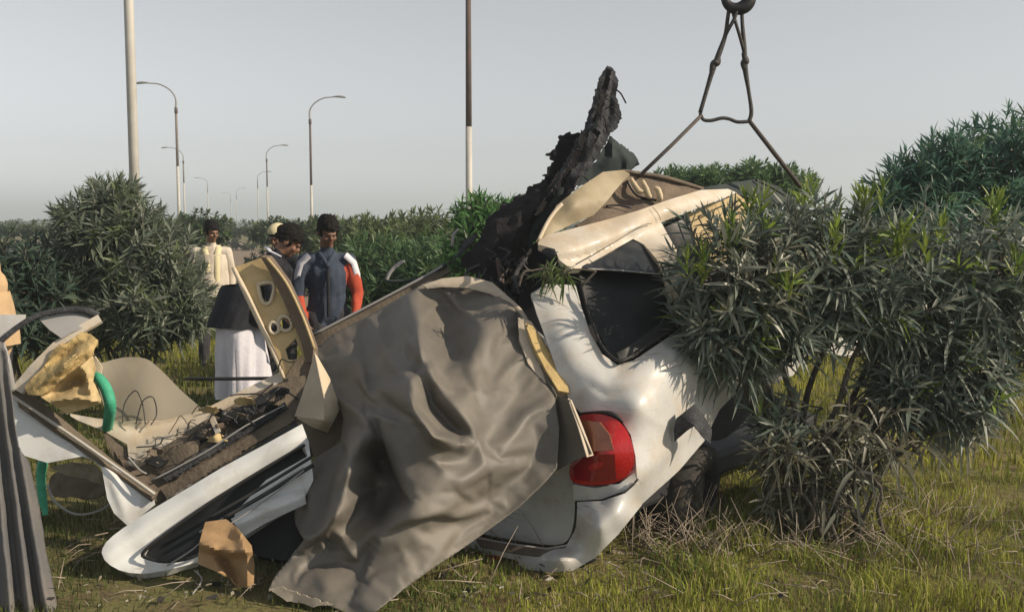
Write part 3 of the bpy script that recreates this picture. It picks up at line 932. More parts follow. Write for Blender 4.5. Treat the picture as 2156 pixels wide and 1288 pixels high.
sheet('felt_strip', [(1279, 138, 6.0), (1292, 146, 6.0), (1303, 170, 5.98), (1297, 200, 5.97), (1309, 243, 5.95), (1302, 266, 5.94), (1284, 284, 5.92), (1262, 330, 5.88), (1236, 362, 5.84), (1206, 402, 5.78), (1176, 440, 5.74), (1150, 475, 5.70), (1155, 440, 5.76), (1178, 390, 5.82), (1200, 330, 5.88), (1226, 276, 5.92), (1246, 222, 5.95), (1262, 162, 5.98)],
      MT['lining_grey'], car, step=4, thick=0.008, curve=False, jag=1.3, rough=.012, rscale=22,
      ridges=[([(1278, 150), (1262, 220), (1240, 290), (1200, 370), (1165, 450)], .06, 16, 16, 1, .4), ([(1290, 160), (1284, 240), (1255, 310)], -.03, 7, 7)])
sheet('green_flap', [(1284, 286, 6.0), (1302, 300, 6.02), (1334, 322, 6.08), (1346, 345, 6.1), (1324, 362, 6.06), (1270, 364, 5.98), (1214, 398, 5.86), (1228, 368, 5.9), (1256, 340, 5.94)], MT['teal'], car, step=5, thick=0.008, curve=False, jag=1.2, rough=.01, rscale=14,
      ridges=[([(1286, 288), (1290, 330), (1262, 362)], .05, 14, 24, 3), ([(1300, 300), (1320, 340), (1320, 362)], .03, 10, 14, 3)])
LP = np.array([(1288, 150), (1272, 215), (1245, 290), (1205, 370), (1160, 440), (1115, 510), (1070, 590)], float)
LQ = catmull(LP, 8)
for i in range(13):
    k0 = int(RND.uniform(0, len(LQ) - 18))
    ln_ = int(RND.uniform(10, 20))
    seg_ = LQ[k0:k0 + ln_]
    off = RND.uniform(-46, 16) * (.35 + .65 * k0 / len(LQ))
    wd = RND.uniform(5, 13)
    nrm_ = np.array([-.78, -.62])
    lf = [tuple(q + nrm_ * (-off + wd * RND.uniform(.5, 1.2))) for q in seg_[::3]]
    rt = [tuple(q + nrm_ * (-off - wd * RND.uniform(.5, 1.2))) for q in seg_[::3]][::-1]
    Yb = 5.80 - .10 * (k0 / len(LQ)) + RND.uniform(-.06, .02)
    pts_ = [(q[0], q[1], Yb + RND.uniform(-.03, .03)) for q in lf + rt]
    sheet('torn_strip', pts_, MT[('charred', 'lining_grey', 'charred', 'teal')[i % 4]], car, step=4, thick=0.005, curve=False, jag=1.6)
fl = []
for i in range(46):
    t = RND.random()
    bx, by = (1300 - 130 * t + RND.gauss(0, 8), 180 + 260 * t + RND.gauss(0, 10)) if RND.random() < .55 else (RND.uniform(985, 1120), RND.uniform(440, 600))
    dx, dy = RND.gauss(4, 10), RND.gauss(10, 12)
    Y = 5.86
    fl.append(([P(bx, by, Y), P(bx + dx * .5, by + dy * .4 - 3, Y - .03), P(bx + dx, by + dy, Y - .02)], RND.uniform(.002, .004)))
fl.append(([P(1296, 188, 5.94), P(1306, 196, 5.9), P(1312, 206, 5.88), P(1318, 218, 5.88)], .005))
tag(tubes('loose_fibres', fl, MT['charred'], car, n=5, k=3), kind='stuff')
wl = []
for i in range(26):
    bx, by = RND.uniform(1000, 1110), RND.uniform(520, 600)
    pts = [P(bx, by, 5.62)]
    for k_ in range(3):
        bx += RND.gauss(0, 12)
        by += RND.uniform(5, 22)
        pts.append(P(bx, by, 5.60 + RND.gauss(0, .04)))
    wl.append((pts, RND.uniform(.004, .011)))
tag(tubes('wiring', wl, MT['dark'], car, n=5, k=3), kind='stuff')
tube('hose', [P(1048, 545, 5.60), P(1054, 575, 5.58), P(1060, 612, 5.56)], [.014, .017, .012], MT['pole_rust'], car, n=7)
tube('hose', [P(1106, 545, 5.6), P(1085, 580, 5.56), P(1092, 620, 5.5)], [.012, .014, .01], MT['lining_grey'], car, n=7)
# long dark window rail running up to the left of the tarpaulin
wr_ = sheet('window_rail', [(655, 724, 5.72), (662, 702, 5.74), (780, 642, 5.82), (890, 585, 5.9), (940, 556, 5.94), (948, 572, 5.92), (890, 608, 5.86), (780, 668, 5.78), (700, 708, 5.7), (662, 738, 5.66)], MT['brown'], car, step=6, thick=0.03, curve=False, rough=.004)
tube('rail_lip', [P(660, 704, 5.70), P(780, 642, 5.78), P(890, 584, 5.86), P(932, 560, 5.9)], .008, MT['lamp'], wr_, n=6)
sheet('door_strip', [(928, 566, 5.86), (960, 545, 5.88), (1000, 505, 5.9), (1004, 492, 5.9), (975, 505, 5.92), (962, 535, 5.9)], MT['lining_grey'], car, step=5, thick=0.01, curve=False)
tube('trim_strip', [P(814, 592, 5.95), P(870, 590, 5.95), P(905, 577, 5.93), P(940, 556, 5.92)], [.010, .012, .012, .014], MT['teal'], car, n=6)
tube('trim_strip', [P(814, 590, 5.95), P(822, 573, 5.96), P(838, 557, 5.97), P(852, 549, 5.97)], [.010, .012, .012, .008], MT['lamp'], car, n=6)
tube('trim_strip', [P(952, 518, 5.96), P(955, 495, 5.96), P(965, 482, 5.96)], [.010, .010, .005], MT['lamp'], car, n=6)
# padding showing between sheet and rear pillar
sheet('pillar_padding', [(1090, 668, 4.98), (1118, 676, 4.98), (1150, 725, 4.92), (1180, 775, 4.85), (1200, 824, 4.76), (1175, 828, 4.74), (1140, 800, 4.78), (1112, 765, 4.84), (1094, 715, 4.92)], MT['vinyl_back'], car, step=6, thick=0.03, curve=False, rough=.008)
sheet('pillar_foam', [(1106, 680, 4.93), (1122, 686, 4.93), (1160, 745, 4.86), (1196, 812, 4.74), (1198, 826, 4.72), (1176, 822, 4.71), (1150, 780, 4.78), (1122, 725, 4.87)], MT['foam'], car, step=5, thick=0.02, curve=False, rough=.008)
# crushed dark rear floor hanging out to the left
br = sheet('crushed_floor', [(215, 905, 5.12), (272, 945, 5.06), (292, 968, 5.03), (332, 945, 5.04), (430, 885, 5.12), (520, 835, 5.2), (592, 800, 5.28), (640, 790, 5.3), (690, 860, 5.2), (660, 930, 5.05), (612, 885, 5.08), (500, 962, 4.98), (400, 1030, 4.92), (345, 1068, 4.88), (318, 1045, 4.9), (240, 965, 5.02)],
           MT['brown'], car, step=7, thick=0.05, curve=False, rough=.012, rscale=9, ridges=[([(330, 1000), (450, 925), (610, 830)], .04, 10, 14), ([(360, 1045), (480, 960), (615, 870)], .05, 9, 12), ([(300, 985), (380, 935), (430, 900)], .05, 12, 20)])
for pts, mm in (
        ([(300, 968, 4.98), (440, 892, 5.08), (585, 812, 5.2), (600, 832, 5.16), (450, 915, 5.02), (330, 985, 4.94)], 'dark'),
        ([(336, 1000, 4.93), (470, 920, 5.0), (600, 846, 5.1), (606, 858, 5.08), (480, 935, 4.97), (350, 1012, 4.9)], 'lining_grey'),
        ([(340, 1030, 4.9), (430, 975, 4.94), (560, 895, 5.04), (614, 868, 5.08), (622, 884, 5.04), (500, 955, 4.95), (352, 1050, 4.86)], 'brown'),
        ([(345, 1058, 4.86), (480, 972, 4.92), (622, 888, 5.02), (632, 900, 5.0), (490, 985, 4.9), (352, 1072, 4.84)], 'dark'),
        ([(240, 950, 5.03), (290, 985, 4.98), (335, 1030, 4.9), (322, 1044, 4.88), (262, 985, 4.96)], 'headliner')):
    sheet('floor_strip', pts, MT[mm], car, step=4.5, thick=0.014, curve=False, rough=.008, rscale=10, jag=.8)
for a, b, r in (((318, 1012), (600, 852), .005), ((360, 1046), (560, 905), .004), ((270, 962), (330, 1020), .006)):
    tube('floor_wire', [P(*a, 4.86), P(a[0] * .6 + b[0] * .4, a[1] * .6 + b[1] * .4 + 4, 4.92), P(a[0] * .3 + b[0] * .7, a[1] * .3 + b[1] * .7 - 3, 4.98), P(*b, 5.06)], r, MT['lamp'], car, n=5)
for i in range(18):
    t_ = RND.random()
    cx_, cy_ = 262 + 350 * t_ + RND.gauss(0, 12), 985 - 165 * t_ + RND.gauss(0, 16)
    Yc = 4.93 + .16 * t_ + RND.uniform(-.05, .02)
    r_, n_ = RND.uniform(9, 22), RND.randint(5, 7)
    an_ = RND.uniform(0, 6.28)
    pts_ = [(cx_ + r_ * RND.uniform(.6, 1.5) * math.cos(an_ + 6.283 * k_ / n_) * 1.4, cy_ + r_ * RND.uniform(.4, .8) * math.sin(an_ + 6.283 * k_ / n_), Yc + RND.uniform(-.05, .05)) for k_ in range(n_)]
    sheet('torn_trim', pts_, MT[('paint_dusty', 'brown', 'dark', 'beige', 'lining_grey', 'headliner')[i % 6]], car, step=4, thick=0.004, curve=False, jag=1.0, rough=.012, rscale=15)
wq = []
for i in range(22):
    t_ = RND.random()
    x_, y_ = 255 + 340 * t_, 975 - 160 * t_ + RND.gauss(0, 18)
    pts_ = []
    for k_ in range(5):
        pts_.append(P(x_, y_, 4.90 + .16 * t_ + RND.gauss(0, .02)))
        x_ += RND.uniform(4, 22)
        y_ += RND.gauss(-6, 13)
    wq.append((pts_, RND.uniform(.002, .005)))
tag(tubes('wiring', wq, MT['dark'], car, n=5, k=3), kind='stuff')
sheet('crushed_plate', [(318, 985, 4.98), (372, 935, 4.98), (420, 925, 4.99), (412, 965, 4.95), (376, 1002, 4.92), (340, 1000, 4.94)], MT['brown'], car, step=6, thick=0.02, curve=False, rough=.008)
sheet('white_clip', [(440, 880, 4.98), (450, 876, 4.98), (464, 908, 4.95), (454, 914, 4.95)], MT['paint_dusty'], car, step=4, thick=0.008, curve=False)
sheet('white_gutter', [(135, 868, 5.16), (190, 878, 5.14), (260, 888, 5.12), (340, 886, 5.14), (420, 866, 5.18), (500, 826, 5.24), (590, 782, 5.32), (596, 800, 5.26), (510, 850, 5.18), (430, 890, 5.12), (380, 920, 5.07), (330, 950, 5.02), (288, 970, 5.0), (270, 958, 5.02), (268, 935, 5.06), (215, 905, 5.11), (165, 885, 5.14)],
      MT['paint_dusty'], car, step=6, thick=0.01, curve=False, ridges=[([(170, 875), (300, 905), (420, 880), (590, 795)], -.04, 14, 14, 2), ([(280, 962), (360, 925), (440, 880)], .03, 10, 10, 2)])
tube('lower_rod', [P(390, 797, 6.2), P(480, 797, 6.0), P(600, 796, 5.7)], .012, MT['dark'], car, n=6)
tube('lower_rod', [P(520, 822, 5.8), P(570, 803, 5.6), P(612, 792, 5.45)], .012, MT['dark'], car, n=6)
sheet('crushed_bulkhead', [(590, 775, 5.4), (650, 740, 5.45), (720, 700, 5.5), (760, 760, 5.4), (720, 900, 5.2), (690, 960, 5.05), (640, 900, 5.1), (612, 850, 5.2)], MT['brown'], car, step=8, thick=0.03, curve=False, rough=.02)

# ------------------------------------------------------------------ grey vinyl sheet over the tail
tp = empty('vinyl_sheet', P(850, 1150, 4.5), 'big creased grey-brown vinyl sheet draped over the tail of the crushed car', 'vinyl sheet')
TR = [
    ([(880, 606), (874, 680), (866, 760), (858, 800)], .16, 60, 50, 3, .3),
    ([(896, 612), (918, 670), (948, 724)], -.16, 30, 40, 3, .5),
    ([(1096, 640), (1030, 676), (985, 700), (938, 728)], .14, 60, 170, 3, .5),
    ([(925, 606), (968, 650), (1016, 680)], .06, 12, 20, 3),
    ([(779, 672), (802, 720), (826, 770)], .13, 60, 30, 3),
    ([(735, 712), (748, 760), (760, 800)], .07, 40, 22, 3),
    ([(915, 722), (940, 738), (972, 738)], -.09, 9, 9),
    ([(925, 742), (945, 732), (962, 726)], .08, 8, 8),
    ([(868, 760), (900, 830), (952, 896)], -.15, 22, 26, 3, .5),
    ([(848, 800), (862, 845), (905, 894), (962, 910)], .15, 24, 14, 3, .6),
    ([(880, 745), (925, 800), (975, 870), (1005, 960)], .05, 30, 90, 3, .6),
    ([(872, 800), (870, 865), (864, 958), (846, 1030), (816, 1096)], .14, 60, 150, 3, .5),
    ([(776, 880), (780, 935), (764, 1010), (796, 1088)], -.10, 16, 30, 3, .6),
    ([(750, 886), (738, 960), (716, 1040), (698, 1104)], .22, 60, 34, 3, .5),
    ([(756, 762), (766, 815), (800, 850), (838, 866)], .14, 16, 12),
    ([(760, 850), (800, 876), (836, 882)], .13, 10, 10),
    ([(740, 800), (780, 835), (824, 858)], -.12, 10, 10),
    ([(828, 765), (860, 790), (882, 832)], .11, 10, 14),
    ([(700, 830), (760, 870), (790, 930)], .11, 12, 10),
    ([(678, 955), (652, 1040), (636, 1124)], .15, 22, 30, 3),
    ([(706, 960), (692, 1020), (668, 1096)], -.12, 14, 14),
    ([(636, 1150), (690, 1100), (732, 1064)], .14, 18, 40, 3, .6),
    ([(735, 1170), (800, 1105), (870, 1075), (935, 1055)], .035, 22, 40, 3),
    ([(720, 1120), (745, 1160), (760, 1180)], .08, 16, 14),
    ([(940, 1010), (958, 1035), (985, 1050)], -.03, 12, 12),
    ([(1000, 760), (1040, 850), (1050, 960)], .03, 60, 60, 2),
    ([(1010, 950), (960, 1000), (940, 1060)], .025, 22, 30, 3),
    ([(560, 1240), (700, 1200), (860, 1160)], -.05, 40, 30, 2),
    ([(1100, 830), (1080, 930), (1000, 1040)], .025, 40, 40, 2),
]
TR = [(l_, a_ * 1.0, *r_) for l_, a_, *r_ in TR]
tarp_out = [(900, 592, 5.52), (985, 588, 5.50), (1045, 606, 5.42), (1084, 640, 5.30), (1094, 690, 5.16), (1110, 740, 4.98), (1142, 800, 4.80), (1168, 835, 4.69), (1178, 900, 4.58), (1172, 985, 4.48), (1150, 1012, 4.45),
            (1100, 1060, 4.40), (1040, 1106, 4.34), (980, 1150, 4.28), (920, 1190, 4.16), (860, 1232, 4.06), (790, 1288, 3.94), (740, 1292, 3.97), (690, 1274, 4.00), (650, 1264, 4.03), (620, 1252, 4.06), (600, 1258, 4.06), (582, 1240, 4.10), (564, 1242, 4.10), (580, 1210, 4.17),
            (612, 1172, 4.27), (640, 1135, 4.38), (622, 1105, 4.66), (614, 1055, 4.78), (630, 1000, 4.86), (668, 960, 4.92), (716, 930, 4.95), (722, 880, 5.02), (704, 825, 5.14), (676, 770, 5.30), (662, 738, 5.42), (700, 704, 5.46), (780, 662, 5.50), (850, 622, 5.52)]
TI = [(1000, 920, 4.47), (1085, 850, 4.62), (960, 810, 4.62), (1110, 940, 4.53), (878, 900, 4.40), (876, 1000, 4.33), (872, 820, 4.58), (785, 960, 4.62), (796, 1050, 4.50), (755, 930, 4.52), (746, 985, 4.41), (728, 1060, 4.36), (720, 1150, 4.26), (690, 1240, 4.05), (668, 1010, 4.78), (1000, 1020, 4.38), (850, 1070, 4.28), (815, 1100, 4.30), (800, 1180, 4.13), (650, 1190, 4.22), (1060, 720, 4.98), (985, 650, 5.36), (945, 715, 5.10), (1015, 692, 5.02), (872, 700, 4.95), (780, 740, 5.20), (760, 830, 4.90), (1000, 740, 4.88)]
so = sheet('sheet', tarp_out, MT['vinyl'], tp, step=7.0, thick=0.004, curve=False, ridges=TR, rough=.004, rscale=6, inner=TI, crisp=False)
# let the folded sheet settle as hanging cloth against its smooth under-shape, its rim held where it is caught
under = sheet('under_shape', tarp_out, None, tp, step=7.0, thick=0, curve=False, inner=TI, crisp=False)
for v_ in under.data.vertices:
    v_.co.y += .10
under.modifiers.new('collision', 'COLLISION')
under.collision.thickness_outer = .01
so.modifiers.clear()
bm = bmesh.new()
bm.from_mesh(so.data)
rim_ = [v_.index for v_ in bm.verts if v_.is_boundary]
bm.free()
so.vertex_groups.new(name='pin').add(rim_, 1.0, 'REPLACE')
cm = so.modifiers.new('cloth', 'CLOTH')
cs = cm.settings
cs.quality = 8
cs.mass = .35
cs.tension_stiffness = cs.compression_stiffness = 40
cs.shear_stiffness = 20
cs.bending_stiffness = 2.0
cs.tension_damping = cs.compression_damping = cs.shear_damping = 25
cs.bending_damping = 2
cs.vertex_group_mass = 'pin'
cs.shrink_min = -.028
cm.collision_settings.use_self_collision = True
cm.collision_settings.self_distance_min = .006
cm.collision_settings.use_collision = True
cm.collision_settings.distance_min = .008
cm.point_cache.frame_start, cm.point_cache.frame_end = 1, 30
SC.gravity = (0, 0, -.6)
for f_ in range(1, 31):
    SC.frame_set(f_)
dg = bpy.context.evaluated_depsgraph_get()
settled = bpy.data.meshes.new_from_object(so.evaluated_get(dg))
so.modifiers.clear()
so.vertex_groups.clear()
bpy.data.objects.remove(under)
old_ = so.data
so.data = settled
settled.name = 'sheet'
bpy.data.meshes.remove(old_)
SC.frame_set(1)
SC.gravity = (0, 0, -9.81)
sb = so.modifiers.new('fine', 'SUBSURF')
sb.levels = sb.render_levels = 1
tk = so.modifiers.new('thickness', 'SOLIDIFY')
tk.thickness = .004
tk.offset = -1
sheet('rolled_hem', [(892, 600, 5.44), (930, 586, 5.45), (985, 581, 5.44), (1036, 594, 5.38), (1066, 620, 5.30), (1062, 634, 5.28), (1030, 618, 5.34), (985, 606, 5.38), (930, 604, 5.40), (900, 608, 5.42)], MT['vinyl_back'], tp, step=4, thick=0.012, curve=False, ridges=[([(895, 602), (985, 592), (1064, 626)], .02, 8, 8, 2, 0)])
tube('rolled_hem', [P(1058, 624, 5.27), P(1084, 645, 5.2), P(1106, 672, 5.1), P(1116, 700, 5.0)], [.02, .018, .014, .008], MT['vinyl_back'], tp, n=8)
sheet('folded_edge', [(1086, 650, 5.16), (1108, 684, 5.02), (1120, 740, 4.92), (1150, 792, 4.78), (1172, 832, 4.68), (1166, 848, 4.68), (1138, 850, 4.80), (1106, 800, 4.94), (1082, 738, 5.06), (1066, 700, 5.16)], MT['vinyl'], tp, step=5, thick=0.004, curve=False)
sheet('folded_edge', [(1166, 832, 4.74), (1198, 838, 4.60), (1222, 900, 4.50), (1246, 955, 4.46), (1215, 966, 4.51), (1172, 990, 4.58), (1170, 930, 4.66)], MT['vinyl'], tp, step=5, thick=0.004, curve=False)
sheet('hem_backing', [(1196, 838, 4.59), (1204, 842, 4.61), (1226, 895, 4.54), (1250, 958, 4.49), (1236, 962, 4.45), (1218, 900, 4.49)], MT['vinyl_back'], tp, step=4, thick=0.004, curve=False)
sheet('frayed_edge', [(562, 1240, 4.09), (590, 1234, 4.08), (640, 1252, 4.03), (700, 1272, 3.98), (660, 1278, 4.0), (628, 1266, 4.04), (604, 1266, 4.05), (580, 1248, 4.08)], MT['vinyl_back'], tp, step=4, thick=0.004, curve=False, jag=1.5)
# pointed pale fold at the sheet's left shoulder
fd = sheet('pointed_fold', [(662, 742, 5.02), (672, 790, 4.94), (682, 838, 4.88), (681, 884, 4.84), (650, 880, 4.92), (620, 876, 5.0), (634, 836, 5.0), (650, 786, 5.02)], MT['vinyl_back'], tp, step=4, thick=0.006, curve=False)
sheet('pointed_fold', [(664, 742, 5.03), (694, 795, 5.04), (717, 858, 5.06), (690, 912, 5.0), (655, 898, 4.96), (621, 878, 5.0), (650, 881, 4.93), (681, 885, 4.86), (683, 838, 4.9), (672, 790, 4.96)], MT['beige_light'], tp, step=4, thick=0.006, curve=False)
sheet('pointed_fold', [(622, 880, 5.02), (656, 900, 4.98), (691, 914, 5.02), (722, 866, 5.08), (726, 915, 5.04), (690, 950, 5.0), (662, 962, 4.98), (640, 925, 5.0)], MT['brown'], tp, step=5, thick=0.006, curve=False, rough=.006)

# ------------------------------------------------------------------ pieces lying to the left
dp = empty('door_frame', P(300, 1190, 4.46), 'white car door frame with an empty window lying tilted on the grass', 'car door')
sheet('frame', [(214, 1164, 4.44), (216, 1153, 4.45), (224, 1140, 4.46), (238, 1127, 4.48), (258, 1112, 4.51), (300, 1084, 4.54), (380, 1036, 4.59), (470, 982, 4.64), (560, 934, 4.69), (636, 892, 4.75), (650, 930, 4.72), (660, 1010, 4.66), (640, 1050, 4.62), (560, 1100, 4.56), (480, 1150, 4.50), (420, 1182, 4.46), (350, 1200, 4.42), (300, 1207, 4.40), (272, 1205, 4.40), (250, 1199, 4.41), (232, 1189, 4.42), (220, 1178, 4.43)],
      MT['paint_clean'], dp, step=6, thick=0.045, curve=False,
      holes=[[(300, 1170, 4.46), (312, 1152, 4.47), (440, 1060, 4.57), (560, 985, 4.66), (640, 938, 4.70), (648, 960, 4.69), (560, 1010, 4.64), (495, 1078, 4.58), (492, 1100, 4.56), (510, 1118, 4.54), (460, 1146, 4.51), (400, 1176, 4.47), (340, 1184, 4.45)]],
      ridges=[([(225, 1170), (300, 1112), (470, 1008), (645, 905)], .035, 24, 24, 2, 0)])
sheet('window_glass', [(296, 1170, 4.51), (312, 1148, 4.53), (440, 1056, 4.62), (560, 980, 4.71), (650, 930, 4.77), (660, 960, 4.75), (560, 1020, 4.69), (510, 1090, 4.62), (516, 1122, 4.58), (460, 1150, 4.55), (400, 1180, 4.51), (340, 1188, 4.49)], MT['glass'], dp, step=8, thick=0.005, curve=False)
tube('window_seal', [P(302, 1172, 4.42), P(314, 1150, 4.43), P(440, 1059, 4.53), P(560, 984, 4.61), P(642, 936, 4.66)], .009, MT['black_line'], dp, n=6)
tube('window_seal', [P(302, 1172, 4.42), P(345, 1182, 4.41), P(400, 1174, 4.43), P(460, 1145, 4.47)], .007, MT['black_line'], dp, n=6)
for a, b, r, mm in (((440, 1090), (655, 962), .008, 'dark'), ((420, 1120), (640, 985), .006, 'lamp'), ((470, 1090), (660, 978), .010, 'dark')):
    tube('seal_strip', [P(*a, 4.46), P((a[0] + b[0]) / 2, (a[1] + b[1]) / 2 + 2, 4.54), P(*b, 4.62)], r, MT[mm], dp, n=6)
sheet('lower_rail', [(486, 1092, 4.50), (540, 1062, 4.54), (640, 1028, 4.62), (645, 1060, 4.60), (560, 1100, 4.53), (512, 1128, 4.49), (500, 1110, 4.49)], MT['paint_clean'], dp, step=5, thick=0.03, curve=False, ridges=[([(490, 1105), (560, 1075), (640, 1044)], .02, 14, 14, 2, 0)])
sheet('inner_panel', [(515, 1128, 4.66), (640, 1060, 4.75), (660, 1010, 4.80), (700, 1000, 4.80), (680, 1150, 4.60), (600, 1180, 4.55), (540, 1170, 4.58)], MT['interior'], dp, step=9, thick=0.03, curve=False)
tube('cable', [P(352, 1190, 4.36), P(400, 1160, 4.36), P(440, 1128, 4.38), P(520, 1080, 4.44), P(640, 990, 4.56)], .004, MT['lamp'], dp, n=5)
tube('cable', [P(410, 1200, 4.35), P(425, 1220, 4.30), P(405, 1250, 4.22)], .004, MT['lamp'], dp, n=5)

pn = empty('torn_door_panel', P(200, 1090, 4.8), 'torn white panel with yellow foam spilling from its arched frame, at the left', 'car panel')
sheet('outer_skin', [(24, 836, 4.92), (42, 850, 4.91), (130, 908, 4.87), (210, 962, 4.83), (322, 1040, 4.79), (326, 1062, 4.77), (270, 1107, 4.73), (240, 1080, 4.74), (226, 1050, 4.76), (214, 985, 4.79), (196, 968, 4.80), (174, 960, 4.80), (100, 974, 4.80), (36, 954, 4.82)], MT['paint_clean'], pn, step=6, thick=0.008, curve=False,
      ridges=[([(205, 958), (235, 1010), (265, 1095)], .012, 10, 20, 3)])
sheet('torn_lip', [(104, 984, 4.86), (150, 972, 4.84), (200, 978, 4.8), (222, 1004, 4.78), (226, 1024, 4.78), (180, 1008, 4.82), (140, 1000, 4.85)], MT['steel'], pn, step=5, thick=0.004, curve=False, rough=.006)
sheet('inner_rim', [(24, 812, 4.93), (60, 824, 4.94), (150, 896, 4.92), (240, 970, 4.86), (334, 1036, 4.80), (322, 1050, 4.74), (210, 968, 4.78), (40, 852, 4.87)], MT['brown'], pn, step=5, thick=0.02, curve=False, rough=.006)
tube('rim_edge', [P(26, 834, 4.88), P(120, 896, 4.84), P(210, 958, 4.78), P(326, 1040, 4.74)], .008, MT['pole'], pn, n=6)
sheet('upper_plate', [(-60, 664, 5.0), (0, 662, 5.0), (60, 662, 5.0), (36, 684, 4.94), (10, 704, 4.90), (-20, 730, 4.86), (-60, 740, 4.86)], MT['paint'], pn, step=6, thick=0.006, curve=False)
tube('arch_rim', [P(-25, 745, 4.84), P(4, 716, 4.86), P(38, 688, 4.9), P(78, 665, 4.96), P(130, 653, 5.02), P(170, 652, 5.06), P(207, 664, 5.08)], [.012, .014, .014, .014, .016, .018, .02], MT['lining_grey'], pn, n=8)
tube('arch_rim', [P(3, 718, 4.88), P(12, 750, 4.88), P(17, 780, 4.88), P(25, 822, 4.9)], [.012, .018, .022, .02], MT['lamp'], pn, n=8)
sheet('grey_plate', [(82, 672, 5.0), (140, 656, 5.06), (206, 664, 5.1), (180, 688, 5.02), (150, 700, 4.98), (130, 712, 4.95), (104, 694, 4.97)], MT['lamp'], pn, step=5, thick=0.005, curve=False)
sheet('pillar_strip', [(206, 662, 5.06), (214, 676, 5.04), (156, 710, 4.98), (112, 745, 4.94), (64, 802, 4.9), (46, 828, 4.88), (24, 816, 4.9), (64, 768, 4.92), (110, 722, 4.96), (150, 694, 5.0)], MT['paint_dusty'], pn, step=5, thick=0.02, curve=False)
sheet('foam_pad', [(52, 812, 4.86), (90, 772, 4.88), (122, 742, 4.90), (150, 714, 4.94), (172, 698, 4.96), (192, 704, 4.96), (206, 716, 4.94), (196, 745, 4.88), (170, 772, 4.86), (130, 802, 4.84), (88, 832, 4.82), (60, 830, 4.84)], MT['foam'], pn, step=4, thick=0.03, curve=False, rough=.012, rscale=16,
      ridges=[([(75, 822), (130, 778), (200, 722)], .06, 10, 18, 3), ([(95, 775), (150, 735), (180, 712)], -.05, 10, 12, 3), ([(120, 800), (150, 760)], .03, 8, 8, 3)])
sheet('crumpled_trim', [(86, 834, 4.84), (130, 804, 4.86), (176, 766, 4.88), (196, 748, 4.9), (202, 780, 4.88), (196, 802, 4.86), (214, 840, 4.82), (206, 852, 4.82), (160, 866, 4.82), (140, 870, 4.82), (110, 852, 4.83)], MT['beige'], pn, step=4, thick=0.008, curve=False, rough=.012, rscale=16,
      ridges=[([(118, 828), (150, 804), (200, 797)], -.09, 14, 22, 3), ([(105, 848), (160, 836), (208, 846)], .08, 12, 10, 3), ([(165, 765), (182, 790), (190, 835)], .07, 12, 14, 3), ([(130, 812), (160, 780), (190, 755)], .05, 12, 12, 3)])
sheet('trim_scrap', [(188, 752, 4.96), (200, 750, 4.96), (216, 772, 4.96), (212, 790, 4.94), (200, 782, 4.95)], MT['beige_light'], pn, step=4, thick=0.01, curve=False, rough=.01)

for pts, lab in ((((196, 786, 4.97, .020), (210, 798, 4.93, .026), (224, 820, 4.90, .029), (232, 850, 4.90, .029), (230, 876, 4.98, .028), (226, 900, 5.12, .026)), 'green rope looping out of the yellow foam behind the pale gutter'),
                 (((104, 950, 5.0, .022), (90, 975, 4.96, .026), (86, 1010, 4.95, .024), (90, 1050, 4.94, .022), (96, 1084, 4.93, .014)), 'green rope end hanging below the torn white panel beside the grey cloth')):
    rp = catmull([(*P(x, y, Y), r_) for x, y, Y, r_ in pts], 9)
    rp[:, 3] *= .9 * (1 + .16 * (np.arange(len(rp)) % 2))
    tag(tube('green_rope', [tuple(q[:3]) for q in rp], list(rp[:, 3]), MT['rope_green'], n=10, smooth=False), lab, 'rope')
tag(sheet('plastic_sheet', [(200, 772, 5.3), (220, 762, 5.34), (262, 752, 5.4), (304, 754, 5.42), (332, 772, 5.42), (380, 820, 5.36), (436, 878, 5.28), (380, 905, 5.2), (300, 905, 5.16), (240, 900, 5.16), (214, 840, 5.24)], MT['sheet_clear'], None, step=8, thick=0.004,
          ridges=[([(300, 760), (310, 830), (300, 900)], .05, 60, 60, 2)]), 'dusty see-through plastic pane with a rounded top propped beside the foam', 'pane')
tag(tube('loose_wire', [P(100, 1020, 4.9), P(115, 1055, 4.9), P(160, 1082, 4.88), P(215, 1072, 4.88), P(250, 1040, 4.9)], .006, MT['lamp'], n=6), 'grey wire looping over the grass under the torn panel', 'wire')
for pts, lab in (([(258, 890, 5.1), (262, 850, 5.14), (285, 822, 5.18), (300, 850, 5.16), (306, 892, 5.12)], 'thin dark wire looped in front of the clear pane, nearer the rope'),
                 ([(286, 892, 5.1), (300, 845, 5.12), (322, 836, 5.14), (330, 870, 5.14), (318, 894, 5.1)], 'thin dark wire looped in front of the clear pane, farther from the rope')):
    tag(tube('loose_wire', [P(*q) for q in pts], .0035, MT['dark'], n=5), lab, 'wire')
tag(sheet('rag', [(105, 1005, 5.2), (140, 990, 5.2), (200, 1010, 5.15), (222, 1030, 5.1), (200, 1048, 5.08), (150, 1045, 5.1), (110, 1040, 5.15)], MT['brown'], None, step=6, thick=0.01, rough=.03, rscale=12), 'crumpled brown rag under the torn white panel', 'rag')

